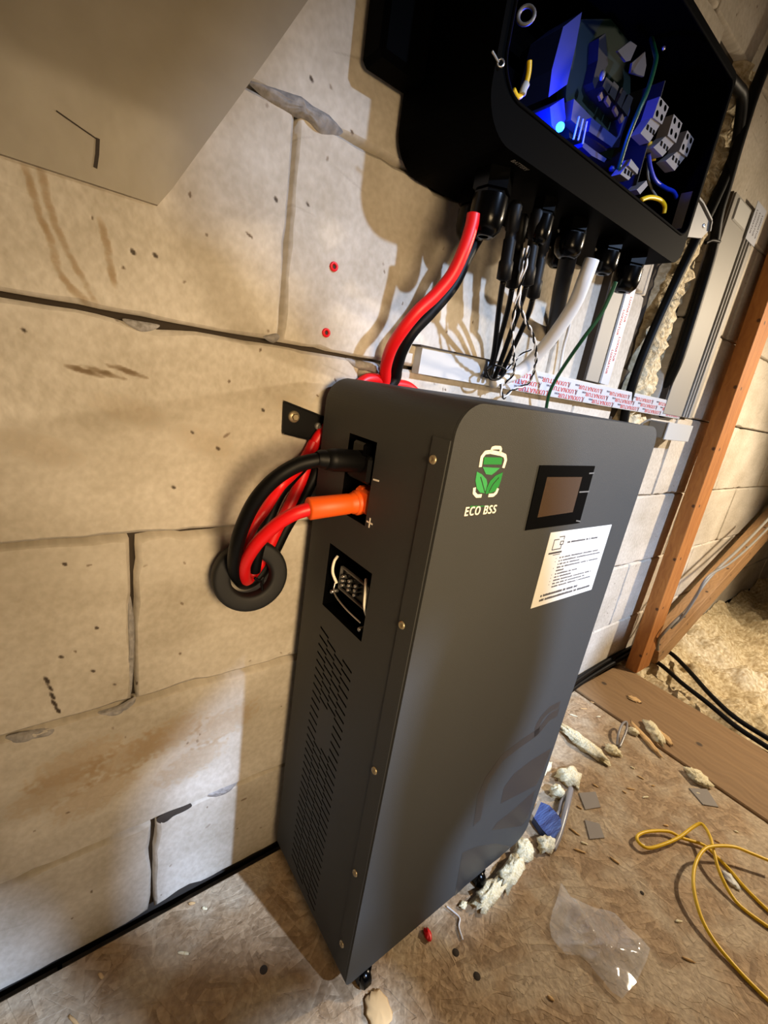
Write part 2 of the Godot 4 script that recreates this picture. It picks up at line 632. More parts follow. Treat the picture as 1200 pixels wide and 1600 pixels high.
func unseen_side_lamp(at: Vector3, aim: Vector3, c: Color, energy: float) -> void:
	var t := thing("unseen_right_lamp", "unseen neutral lamp out of view at the right, lighting the right wall and floor", "lamp", at)
	var fw := (aim - at).normalized()
	var l := SpotLight3D.new()
	l.name = "neutral_light"
	l.light_color = c
	l.light_energy = energy
	l.light_size = 0.05
	l.spot_range = 12.0
	l.spot_angle = 65.0
	l.spot_angle_attenuation = 0.6
	l.spot_attenuation = 2.0
	l.shadow_enabled = true
	t.add_child(l)
	l.look_at_from_position(at + fw * 0.02, aim)
	var g := mat(Color(1, 1, 1), 0.4)
	g.emission_enabled = true
	g.emission = c
	g.emission_energy_multiplier = 3.0
	var dk := mat(Color(0.08, 0.08, 0.08))
	put("lens", lathe([Vector2(0.001, -0.004), Vector2(0.05, -0.004), Vector2(0.05, 0.0), Vector2(0.001, 0.0)], Vector3.ZERO, fw), g, t)
	put("housing", lathe([Vector2(0.001, -0.07), Vector2(0.05, -0.07), Vector2(0.056, -0.006), Vector2(0.001, -0.006)], Vector3.ZERO, fw), dk, t)
	put("stand", tube([-fw * 0.05, Vector3(0.05, -0.4, 0.0), Vector3(0.05, -at.y - 0.08, 0.0)], 0.012), dk, t)

func unseen_cold_lamp(at: Vector3, aim: Vector3, c: Color, energy: float) -> void:
	var t := thing("unseen_cold_lamp", "unseen cold lamp behind the camera, lighting the cold patches on the wall", "lamp", at)
	var fw := (aim - at).normalized()
	var l := SpotLight3D.new()
	l.name = "cold_light"
	l.light_color = c
	l.light_energy = energy
	l.light_size = 0.035
	l.spot_range = 14.0
	l.spot_angle = 37.0
	l.spot_angle_attenuation = 1.0
	l.spot_attenuation = 2.0
	l.shadow_enabled = true
	t.add_child(l)
	l.look_at_from_position(at + fw * 0.02, aim)
	var g := mat(Color(1, 1, 1), 0.4)
	g.emission_enabled = true
	g.emission = c
	g.emission_energy_multiplier = 3.0
	put("lens", lathe([Vector2(0.001, -0.004), Vector2(0.034, -0.004), Vector2(0.034, 0.0), Vector2(0.001, 0.0)], Vector3.ZERO, fw), g, t)
	put("housing", lathe([Vector2(0.001, -0.07), Vector2(0.03, -0.07), Vector2(0.04, -0.006), Vector2(0.001, -0.006)], Vector3.ZERO, fw), mat(Color(0.1, 0.1, 0.1)), t)
	put("cord", tube([-fw * 0.06, Vector3(0, 2.5 - at.y, 0)], 0.003), mat(Color(0.05, 0.05, 0.05)), t)

func build_room() -> void:
	# floor: strand boards, a wide plank along their edge, the hollow beyond is filled with spray foam
	var fl := Node3D.new()
	fl.name = "floor"
	add_child(fl)
	structure(fl, "dusty strand board attic floor")
	box_between(Vector3(-2.2, -0.03, 0.016), Vector3(1.118, 0.0, 3.0), "strand_board", M.osb, fl, 0.002)
	box_between(Vector3(1.121, -0.03, 0.022), Vector3(1.452, 0.006, 3.0), "edge_plank", M.plank, fl, 0.003)
	box_between(Vector3(-2.2, -0.4, -0.02), Vector3(3.9, -0.3, 3.0), "subfloor", M.joint, fl)
	for p in [Vector3(-0.085, 0, 0.181), Vector3(0.2163, 0, 0.3781), Vector3(0.2081, 0, 0.3349), Vector3(0.6276, 0, 0.4751)]:
		var r := 0.006 if p.x < 0.5 else 0.004
		var ks := begin()
		lathe_into(ks, [Vector2(0.0001, 0.0006), Vector2(r, 0.0006), Vector2(r * 1.3, -0.002)], p, Vector3.UP, 12)
		var kn := put("knot_hole", done(ks), M.joint, fl)
		kn.scale = Vector3(1, 1, 1)
	var shell := mat(Color(0.60, 0.58, 0.55), 0.95)
	for w in [["ceiling", Vector3(-2.2, 2.5, -0.3), Vector3(3.9, 2.6, 3.0)], ["wall_left", Vector3(-2.3, -0.4, -0.3), Vector3(-2.2, 2.6, 3.1)], ["wall_right", Vector3(3.9, -0.4, -0.3), Vector3(4.0, 2.6, 3.1)], ["wall_front", Vector3(-2.2, -0.4, 3.0), Vector3(3.9, 2.6, 3.1)]]:
		structure(box_between(w[1], w[2], w[0], shell))
	# added sheet out of view, its outline cut to shade the cold lamp
	var lamp := COLD_LAMP_POS
	var zs := 1.35
	var poly := PackedVector2Array()
	for p in [Vector3(-0.03, 1.38, 0), Vector3(-0.064, 1.323, 0), Vector3(-0.13, 1.21, 0), Vector3(-0.198, 1.097, 0), Vector3(-0.122, 1.085, 0), Vector3(-0.06, 1.035, 0), Vector3(0.011, 1.0, 0), Vector3(0.15, 0.94, 0.283), Vector3(0.22, 0.86, 0.283), Vector3(0.29, 0.70, 0.283), Vector3(0.325, 0.56, 0.283), Vector3(0.335, 0.443, 0.283), Vector3(0.298, 0.318, 0.283), Vector3(0.233, 0.252, 0.283), Vector3(0.19, 0.19, 0.283), Vector3(0.195, 0.05, 0.283), Vector3(0.24, 0.0, 0.31), Vector3(0.5, 0.0, 0.29), Vector3(0.8, 0.0, 0.2), Vector3(1.1, 0.0, 0.13), Vector3(1.3, 0.16, 0.0), Vector3(1.9, 0.16, 0.0), Vector3(2.3, -0.9, 0.0), Vector3(0.4, -1.3, 0.0), Vector3(0.0, -0.5, 0.1), Vector3(0.08, -0.08, 0.283), Vector3(0.03, 0.222, 0.283), Vector3(0.014, 0.39, 0.283), Vector3(-0.043, 0.438, 0), Vector3(-0.11, 0.384, 0), Vector3(-0.17, 0.32, 0), Vector3(-0.215, 0.25, 0), Vector3(-0.226, 0.1, 0), Vector3(-0.225, -0.06, 0), Vector3(-0.15, -0.13, 0), Vector3(-0.05, -0.2, 0), Vector3(-0.05, -0.32, 0), Vector3(-0.33, -0.3, 0), Vector3(-0.365, 0.0, 0), Vector3(-0.39, 0.12, 0), Vector3(-0.47, 0.2, 0), Vector3(-1.2, 0.3, 0)]:
		var s: float = (lamp.z - zs) / (lamp.z - p.z)
		var q: Vector3 = lamp + (p - lamp) * s
		poly.append(Vector2(q.x, q.y))
	poly.append(Vector2(-0.5, 2.5))
	poly.append(Vector2(0.3, 2.5))
	var sheet := put("added_shade_sheet", extrude(poly, zs - 0.002, zs + 0.002), mat(Color(0.3, 0.29, 0.27), 0.95))
	tag(sheet, "added sheet behind the camera, cut to cast the shade on wall and cabinet", "shade sheet")
	# spray foam in the eaves
	var nz := FastNoiseLite.new()
	nz.seed = 91
	nz.frequency = 4.0
	nz.fractal_octaves = 3
	var cell := FastNoiseLite.new()
	cell.seed = 92
	cell.noise_type = FastNoiseLite.TYPE_CELLULAR
	cell.frequency = 6.0
	cell.cellular_return_type = FastNoiseLite.RETURN_DISTANCE
	var st := begin()
	st.set_smooth_group(1)
	var nx := 170
	var nzz := 110
	var g := []
	for i in nx + 1:
		var row: Array[Vector3] = []
		for k in nzz + 1:
			var x := 1.456 + 2.4 * i / nx
			var z := 0.004 + 1.6 * k / nzz
			var y := -0.035 + 0.05 * nz.get_noise_2d(x, z) - 0.13 * cell.get_noise_2d(x, z) - 0.075 + 0.018 * nz.get_noise_2d(x * 6.0, z * 6.0)
			y += 0.05 * exp(-z * 9.0)
			y -= 0.05 * clampf(1.0 - (x - 1.456) / 0.08, 0, 1)
			row.append(Vector3(x + 0.012 * nz.get_noise_2d(x * 2.0 + 9.0, z * 2.0), y, z))
		g.append(row)
	for i in nx:
		for k in nzz:
			quad(st, g[i][k], g[i][k + 1], g[i + 1][k + 1], g[i + 1][k])
	var fo := put("spray_foam", done(st), M.foam)
	tag(fo, "lumpy cream spray foam insulation filling the eaves beyond the floor edge", "insulation", "", "stuff")

# ---------------------------------------------------------------- wall
# one block: an irregular front with worn arrises, its sides run back into the joint
func block_mesh(x0: float, x1: float, y0: float, y1: float, seed_: int, proud: float, wear: float) -> ArrayMesh:
	var r := RandomNumberGenerator.new()
	r.seed = seed_
	var nz := FastNoiseLite.new()
	nz.seed = seed_
	nz.frequency = 9.0
	nz.fractal_octaves = 4
	var rim: Array[Vector2] = []
	var step := 0.02
	var cs := [Vector2(x0, y0), Vector2(x1, y0), Vector2(x1, y1), Vector2(x0, y1)]
	for c in 4:
		var a: Vector2 = cs[c]
		var b: Vector2 = cs[(c + 1) % 4]
		var n := int(a.distance_to(b) / step) + 1
		for k in n:
			rim.append(a.lerp(b, float(k) / n))
	var mid := Vector2((x0 + x1) / 2, (y0 + y1) / 2)
	var outer: Array[Vector3] = []
	var inner: Array[Vector3] = []
	var back: Array[Vector3] = []
	for p in rim:
		var w := absf(nz.get_noise_2d(p.x, p.y))
		var chip := maxf(0.0, nz.get_noise_2d(p.x * 0.6 + 50.0, p.y * 0.6) - 0.22) * 0.028 * wear
		var ins := 0.0006 + w * 0.004 * wear + chip
		var d := Vector2(signf(mid.x - p.x) * minf(1.0, absf(mid.x - p.x) / ((x1 - x0) / 2) * 1.0001), signf(mid.y - p.y))
		var ox := clampf(p.x, x0 + ins, x1 - ins)
		var oy := clampf(p.y, y0 + ins, y1 - ins)
		outer.append(Vector3(ox, oy, proud - 0.0025 - w * 0.004))
		var i2 := ins + 0.003 + w * 0.004 + chip * 0.6
		inner.append(Vector3(clampf(p.x, x0 + i2, x1 - i2), clampf(p.y, y0 + i2, y1 - i2), proud))
		back.append(Vector3(ox, oy, -0.06))
	var st := begin()
	var uv := func(v: Vector3): st.set_uv(Vector2((v.x + 0.6) / 1.5, (1.5 - v.y) / 1.5))
	var t3 := func(a: Vector3, b: Vector3, c: Vector3):
		for v in [a, c, b]:
			uv.call(v)
			st.add_vertex(v)
	st.set_smooth_group(1)
	var n2 := rim.size()
	var ctr := Vector3(mid.x, mid.y, proud)
	for k in n2:
		var k2 := (k + 1) % n2
		st.set_smooth_group(-1)
		t3.call(ctr, inner[k], inner[k2])
		st.set_smooth_group(1)
		t3.call(inner[k], outer[k], outer[k2])
		t3.call(inner[k], outer[k2], inner[k2])
		t3.call(outer[k], back[k], back[k2])
		t3.call(outer[k], back[k2], outer[k2])
	st.generate_normals()
	st.generate_tangents()
	return st.commit()

func mortar_patch(poly: PackedVector2Array, thick: float, seed_: int, m: Material, parent: Node, called := "mortar") -> void:
	# a squeezed out, rounded dab on the wall face
	var nz := FastNoiseLite.new()
	nz.seed = seed_
	nz.frequency = 40.0
	var c := Vector2.ZERO
	for p in poly:
		c += p
	c /= poly.size()
	var fine := PackedVector2Array()
	for k in poly.size():
		for s in 4:
			var a := poly[(k - 1 + poly.size()) % poly.size()]
			var b := poly[k]
			var d := poly[(k + 1) % poly.size()]
			var e := poly[(k + 2) % poly.size()]
			fine.append(b.cubic_interpolate(d, a, e, s / 4.0))
	var st := begin()
	st.set_smooth_group(1)
	var rings := 5
	var g := []
	for i in rings + 1:
		var f := 1.0 - float(i) / rings
		var row: Array[Vector3] = []
		for p in fine:
			var q := c + (p - c) * f
			row.append(Vector3(q.x, q.y, -0.002 + thick * sqrt(maxf(0.0, 1.0 - f * f)) * (1.0 + 0.6 * nz.get_noise_2d(q.x, q.y)) + 0.004 * (1.0 - f) * nz.get_noise_2d(q.x * 2.0, q.y * 2.0)))
		g.append(row)
	var n := fine.size()
	var cw := Geometry2D.is_polygon_clockwise(fine)
	for i in rings:
		for k in n:
			var k2 := (k + 1) % n
			if cw:
				quad(st, g[i][k2], g[i][k], g[i + 1][k], g[i + 1][k2])
			else:
				quad(st, g[i][k], g[i][k2], g[i + 1][k2], g[i + 1][k])
	put(called, done(st), m, parent)

func build_wall() -> void:
	var wall := Node3D.new()
	wall.name = "wall_back"
	add_child(wall)
	structure(wall, "gable wall of pale aerated concrete blocks")
	box_between(Vector3(-2.2, -0.4, -0.3), Vector3(3.9, 2.6, -0.022), "mortar_bed", M.joint, wall)
	var ys := [-0.31, -0.05, 0.206, 0.4525, 0.7062, 0.965, 1.2225, 1.48, 1.738, 1.995, 2.25, 2.5]
	var starts := [-0.35, -0.216, -0.51, -0.24, -0.53, -0.065, -0.365, -0.22, -0.4, -0.1, -0.3]
	var sd := 1
	for r in ys.size() - 1:
		for k in range(-1, 7):
			var x0: float = starts[r] + 0.6 * k
			var x1 := x0 + 0.6
			if x0 > 3.6 or x1 < -0.75:
				continue
			sd += 1
			var left := x0 < 0.3
			var gap := 0.0018 if left else 0.0010
			# the chase with the foamed-in cables cuts through the blocks at x 0.86 to 1.08
			var spans := [[x0, x1]]
			if r >= 4 and r <= 7:
				spans = []
				if x0 < 0.855:
					spans.append([x0, minf(x1, 0.855)])
				if x1 > 1.085:
					spans.append([maxf(x0, 1.085), x1])
			for s in spans:
				if s[1] - s[0] < 0.01:
					continue
				var proud := 0.0015 * sin(sd * 2.7)
				put("block", block_mesh(s[0] + gap, s[1] - gap, (-0.006 if r == 1 else ys[r]) + gap, ys[r + 1] - gap, sd, proud, 0.6 if left else 0.45), M.wall_left if left else M.wall_plain, wall, Vector3.ZERO)
	# smooth rendered patch at the upper left
	mortar_poly(wall)

func mortar_poly(wall: Node) -> void:
	var rp := PackedVector2Array([Vector2(-0.9, 1.079), Vector2(-0.34, 1.079), Vector2(-0.213, 1.079), Vector2(-0.199, 1.099), Vector2(-0.165, 1.155), Vector2(-0.13, 1.212), Vector2(-0.1, 1.262), Vector2(-0.064, 1.323), Vector2(0.01, 1.45), Vector2(0.02, 1.75), Vector2(-0.9, 1.75)])
	put("render_coat", extrude(rp, -0.004, 0.006), M.render, wall)
	var cr := begin()
	stroke_into(cr, PackedVector2Array([Vector2(-0.2965, 1.127), Vector2(-0.2814, 1.122), Vector2(-0.2656, 1.117)]), 0.0006, 0.0059, 0.0064)
	stroke_into(cr, PackedVector2Array([Vector2(-0.265, 1.118), Vector2(-0.2659, 1.105), Vector2(-0.2678, 1.093)]), 0.0016, 0.0059, 0.0066)
	put("gouge", done(cr), M.joint, wall)
	mortar_patch(PackedVector2Array([Vector2(-0.1239, 1.226), Vector2(-0.1047, 1.23), Vector2(-0.0785, 1.235), Vector2(-0.056, 1.235), Vector2(-0.0329, 1.234), Vector2(-0.0099, 1.23), Vector2(-0.0027, 1.225), Vector2(-0.017, 1.215), Vector2(-0.0343, 1.211), Vector2(-0.0522, 1.217), Vector2(-0.0726, 1.215), Vector2(-0.0923, 1.216), Vector2(-0.1114, 1.22)]), 0.012, 3, M.mortar, wall)
	mortar_patch(PackedVector2Array([Vector2(-0.2462, 0.9616), Vector2(-0.2288, 0.9623), Vector2(-0.2094, 0.9619), Vector2(-0.216, 0.9552), Vector2(-0.2276, 0.9505), Vector2(-0.2383, 0.9539)]), 0.004, 4, M.mortar, wall)
	mortar_patch(PackedVector2Array([Vector2(-0.0871, 0.9704), Vector2(-0.0719, 0.9778), Vector2(-0.0643, 0.9735), Vector2(-0.0726, 0.9649)]), 0.006, 5, M.mortar, wall)
	mortar_patch(PackedVector2Array([Vector2(0.0396, 0.9618), Vector2(0.0645, 0.9626), Vector2(0.0917, 0.9636), Vector2(0.1085, 0.9602), Vector2(0.1034, 0.9469), Vector2(0.0786, 0.9486), Vector2(0.0548, 0.9511)]), 0.010, 6, M.mortar, wall)
	mortar_patch(PackedVector2Array([Vector2(-0.3801, 0.4508), Vector2(-0.3552, 0.4497), Vector2(-0.3256, 0.4462), Vector2(-0.3309, 0.4348), Vector2(-0.3561, 0.4358), Vector2(-0.3748, 0.4383)]), 0.005, 7, M.mortar, wall)
	mortar_patch(PackedVector2Array([Vector2(-0.2864, 0.449), Vector2(-0.2599, 0.4504), Vector2(-0.2384, 0.4576), Vector2(-0.2442, 0.4397), Vector2(-0.2679, 0.4359)]), 0.005, 8, M.mortar, wall)
	mortar_patch(PackedVector2Array([Vector2(-0.1374, 0.2161), Vector2(-0.1081, 0.217), Vector2(-0.0772, 0.2117), Vector2(-0.0903, 0.1979), Vector2(-0.1184, 0.1992)]), 0.005, 9, M.mortar, wall)
	mortar_patch(PackedVector2Array([Vector2(-0.2102, 0.2032), Vector2(-0.1911, 0.2109), Vector2(-0.1643, 0.2131), Vector2(-0.1557, 0.1978), Vector2(-0.181, 0.1961), Vector2(-0.2006, 0.1885)]), 0.003, 10, M.joint, wall)
	mortar_patch(PackedVector2Array([Vector2(-0.2436, 0.623), Vector2(-0.2394, 0.5933), Vector2(-0.2383, 0.5532), Vector2(-0.2404, 0.5018), Vector2(-0.2439, 0.4652), Vector2(-0.2491, 0.494), Vector2(-0.2461, 0.5452), Vector2(-0.2469, 0.595)]), 0.004, 11, M.mortar, wall)
	# red wall plugs left of the inverter
	var n := 0
	for p in [Vector3(0.0032, 1.075, 0), Vector3(0.0023, 0.9908, 0)]:
		var t := thing("wall_plug", ["red plastic wall plug, the upper of two beside the inverter", "red plastic wall plug, the lower of two above the cabinet"][n], "wall plug", p, "red wall plugs")
		put("collar", lathe([Vector2(0.003, 0.0), Vector2(0.003, 0.0035), Vector2(0.0056, 0.0035), Vector2(0.0062, 0.002), Vector2(0.0062, -0.002)], Vector3.ZERO, Vector3(0, 0, 1), 16), M.red, t)
		put("bore", lathe([Vector2(0.0001, 0.001), Vector2(0.0032, 0.001)], Vector3.ZERO, Vector3(0, 0, 1), 16), M.joint, t)
		n += 1

# ---------------------------------------------------------------- battery cabinet
func build_cabinet() -> void:
	var t := thing("battery_cabinet", "tall charcoal grey battery cabinet standing against the block wall", "battery cabinet", CAB_POS)
	t.rotation.y = CAB_YAW
	var out := rounded_rect(CW, CH, [0.014, 0.034, 0.03, 0.036], 14)
	# body with its openings cut out
	var body := CSGCombiner3D.new()
	body.name = "body"
	t.add_child(body)
	var hull := CSGMesh3D.new()
	hull.name = "hull"
	hull.mesh = extrude(out, 0.0, CD - 0.004)
	hull.material = M.powder
	body.add_child(hull)
	var cuts := begin()
	cbox_cut(cuts, Vector3(-0.01, 0.724, 0.071), Vector3(0.05, 0.833, 0.133))
	cbox_cut(cuts, Vector3(-0.01, 0.569, 0.057), Vector3(0.035, 0.670, 0.163))
	# ventilation slots, staggered and slanting, with a blank field in the middle
	for row in 34:
		for col in 4:
			var y := 0.532 - row * 0.0147 - (0.00735 if col % 2 else 0.0) - col * 0.0025
			var z0 := 0.060 + col * 0.0225
			if y < 0.03:
				continue
			if row == 0 and col == 2:
				continue
			if (col == 1 or col == 2) and y > 0.345 and y < 0.418:
				continue
			var sl := 0.2
			var a := Vector3(-0.006, y, z0)
			var zl := 0.0255
			var hh := 0.0017
			var p := [Vector3(-0.006, y - hh, z0), Vector3(-0.006, y + hh, z0), Vector3(-0.006, y + hh - zl * sl, z0 + zl), Vector3(-0.006, y - hh - zl * sl, z0 + zl)]
			var q := []
			for v in p:
				q.append(v + Vector3(0.018, 0, 0))
			hex_into(cuts, p, q)
	var cutter := CSGMesh3D.new()
	cutter.name = "openings"
	cutter.operation = CSGShape3D.OPERATION_SUBTRACTION
	cutter.mesh = done(cuts)
	cutter.material = M.matt_black
	body.add_child(cutter)
	# front cover: a folded sheet with a return on the left side
	var front := put("front_panel", extrude(out, CD - 0.0035, CD), M.powder, t)
	box_between(Vector3(-0.0012, 0.03, CD - 0.030), Vector3(0.0005, 0.86, CD - 0.0036), "side_flange", M.powder, t, 0.0004)
	for y in [0.836, 0.637, 0.416, 0.225, 0.07]:
		var s := put("screw", lathe([Vector2(0.0003, 0.0012), Vector2(0.0018, 0.0012), Vector2(0.0021, 0.002), Vector2(0.0042, 0.0022), Vector2(0.0052, 0.0005), Vector2(0.0052, -0.001)], Vector3(-0.0012, y, CD - 0.023), Vector3(-1, 0, 0), 14), M.brass, t)
	# plus and minus marks
	var mk := begin()
	cbox_into(mk, Vector3(0.0004, 0.0022, 0.012), 0.0001, Transform3D(Basis(Vector3(1, 0, 0), -0.1), Vector3(-0.0003, 0.788, 0.142)))
	put("minus_mark", done(mk), M.cream, t)
	mk = begin()
	cbox_into(mk, Vector3(0.0004, 0.0022, 0.013), 0.0001, Transform3D(Basis(), Vector3(-0.0003, 0.732, 0.142)))
	cbox_into(mk, Vector3(0.0005, 0.013, 0.0022), 0.0001, Transform3D(Basis(), Vector3(-0.0003, 0.732, 0.142)))
	put("plus_mark", done(mk), M.cream, t)
	# sockets in the upper opening
	var so := put("negative_socket", cbox(Vector3(0.03, 0.036, 0.05), 0.004), M.black, t, Vector3(0.012, 0.795, 0.103))
	put("latch", cbox(Vector3(0.02, 0.018, 0.028), 0.003), M.gloss_black, so, Vector3(-0.008, 0.024, 0))
	put("positive_socket", cbox(Vector3(0.02, 0.032, 0.034), 0.004), M.orange, t, Vector3(0.012, 0.752, 0.112))
	build_port(t)
	build_bracket(t)
	build_front_print(t)
	# castors
	for c in [Vector3(0.04, 0, 0.243), Vector3(0.325, 0, 0.243), Vector3(0.04, 0, 0.04), Vector3(0.325, 0, 0.04)]:
		var w := put("castor", lathe([Vector2(0.001, -0.009), Vector2(0.0135, -0.009), Vector2(0.0165, -0.006), Vector2(0.0165, 0.006), Vector2(0.0135, 0.009), Vector2(0.001, 0.009)], c + Vector3(0, -0.0182, 0.01), Vector3(1, 0, 0), 20), M.gloss_black, t)
		var fk := begin()
		cbox_into(fk, Vector3(0.026, 0.003, 0.026), 0.001, Transform3D(Basis(), c + Vector3(0, -0.0015, 0.0)))
		for sx in [-1.0, 1.0]:
			cbox_into(fk, Vector3(0.002, 0.02, 0.018), 0.0005, Transform3D(Basis(), c + Vector3(sx * 0.012, -0.0115, 0.006)))
		put("fork", done(fk), M.black, w)

func hex_into(st: SurfaceTool, p: Array, q: Array) -> void:
	# closed box between quad p (x low) and quad q (x high); p runs clockwise seen from -x
	st.set_smooth_group(-1)
	quad(st, p[3], p[2], p[1], p[0])
	quad(st, q[0], q[1], q[2], q[3])
	for k in 4:
		var k2 := (k + 1) % 4
		quad(st, p[k], p[k2], q[k2], q[k])

func cbox_cut(st: SurfaceTool, lo: Vector3, hi: Vector3) -> void:
	var p := [Vector3(lo.x, lo.y, lo.z), Vector3(lo.x, hi.y, lo.z), Vector3(lo.x, hi.y, hi.z), Vector3(lo.x, lo.y, hi.z)]
	var q := []
	for v in p:
		q.append(Vector3(hi.x, v.y, v.z))
	hex_into(st, p, q)

func build_port(t: Node3D) -> void:
	# communication port with a wire latch in the lower opening
	var hs := begin()
	cbox_into(hs, Vector3(0.016, 0.034, 0.075), 0.002, Transform3D(Basis(), Vector3(0.024, 0.620, 0.110)))
	var h := put("port_housing", done(hs), M.gloss_black, t)
	var fr := begin()
	for y in [0.604, 0.638]:
		cbox_into(fr, Vector3(0.005, 0.0025, 0.072), 0.0006, Transform3D(Basis(), Vector3(0.0145, y, 0.110)))
	for z in [0.075, 0.145]:
		cbox_into(fr, Vector3(0.005, 0.034, 0.003), 0.0006, Transform3D(Basis(), Vector3(0.0145, 0.621, z)))
	put("port_frame", done(fr), M.zinc, h)
	for k in 9:
		var pin := put("contact", lathe([Vector2(0.0001, 0.004), Vector2(0.0022, 0.004), Vector2(0.0024, 0.002), Vector2(0.0024, -0.002)], Vector3(0.013, 0.628 - (k % 3) * 0.007, 0.086 + (k / 3) * 0.016), Vector3(-1, 0, 0), 10), M.steel, h)
	put("lever", tube([Vector3(0.012, 0.65, 0.063), Vector3(0.005, 0.643, 0.066), Vector3(0.003, 0.628, 0.069), Vector3(0.009, 0.612, 0.074)], 0.0022, 8), M.cream, t)
	put("lever", tube([Vector3(0.012, 0.648, 0.138), Vector3(0.004, 0.640, 0.150), Vector3(0.002, 0.618, 0.156), Vector3(0.009, 0.600, 0.158)], 0.0022, 8), M.cream, t)
	put("latch_wire", tube([Vector3(0.008, 0.614, 0.072), Vector3(0.003, 0.600, 0.08), Vector3(0.001, 0.594, 0.115), Vector3(0.004, 0.590, 0.15)], 0.0012, 6), M.steel, t)
	for p in [Vector3(0.008, 0.594, 0.066), Vector3(0.006, 0.578, 0.148)]:
		put("screw", lathe([Vector2(0.0001, 0.003), Vector2(0.002, 0.0028), Vector2(0.0032, 0.0015), Vector2(0.0032, -0.01)], p, Vector3(-1, 0, 0), 10), M.steel, t)
	put("back_plate", cbox(Vector3(0.002, 0.098, 0.103), 0.0005), M.matt_black, t, Vector3(0.0335, 0.6195, 0.11))

func build_bracket(t: Node3D) -> void:
	# wall bracket at the upper left: a dark angle bolted to the wall
	var inv := Transform3D(Basis(Vector3.UP, CAB_YAW), CAB_POS).affine_inverse()
	var pl := PackedVector2Array()
	for p in [Vector3(-0.0538, 0.8906, 0.004), Vector3(0.0189, 0.8717, 0.004), Vector3(0.018, 0.8368, 0.004), Vector3(-0.0519, 0.8488, 0.004)]:
		var q: Vector3 = inv * p
		pl.append(Vector2(q.x, q.y))
	var zp: float = (inv * Vector3(-0.05, 0.85, 0.004)).z
	var st := begin()
	extrude_into(st, pl, zp - 0.002, zp + 0.0015)
	var br := put("wall_bracket", done(st), M.black, t)
	var rim := begin()
	var a := pl[0]
	var b := pl[1]
	var c := pl[2]
	var d := pl[3]
	extrude_into(rim, PackedVector2Array([a, b, b + Vector2(0, -0.002), a + Vector2(0, -0.002)]), zp, zp + 0.008)
	extrude_into(rim, PackedVector2Array([d, c, c + Vector2(0, 0.002), d + Vector2(0, 0.002)]), zp, zp + 0.008)
	extrude_into(rim, PackedVector2Array([b, c, c + Vector2(-0.002, 0), b + Vector2(-0.002, 0)]), zp, zp + 0.016)
	put("bracket_flange", done(rim), M.black, br)
	for k in 2:
		var w: Vector3 = inv * [Vector3(-0.0374, 0.8718, 0.006), Vector3(0.003, 0.8606, 0.006)][k]
		var r := 0.0085 if k == 0 else 0.0055
		put("washer", lathe([Vector2(0.0005, 0.0035), Vector2(r * 0.9, 0.003), Vector2(r, 0.001), Vector2(r, -0.002)], Vector3(w.x, w.y, w.z), Vector3(0, 0, 1), 18), M.zinc if k else M.brass, br)
		put("bolt_head", lathe([Vector2(0.0002, 0.0075), Vector2(r * 0.48, 0.0075), Vector2(r * 0.55, 0.0065), Vector2(r * 0.55, 0.002)], Vector3(w.x, w.y, w.z), Vector3(0, 0, 1), 6, false), M.steel if k else M.brass, br)

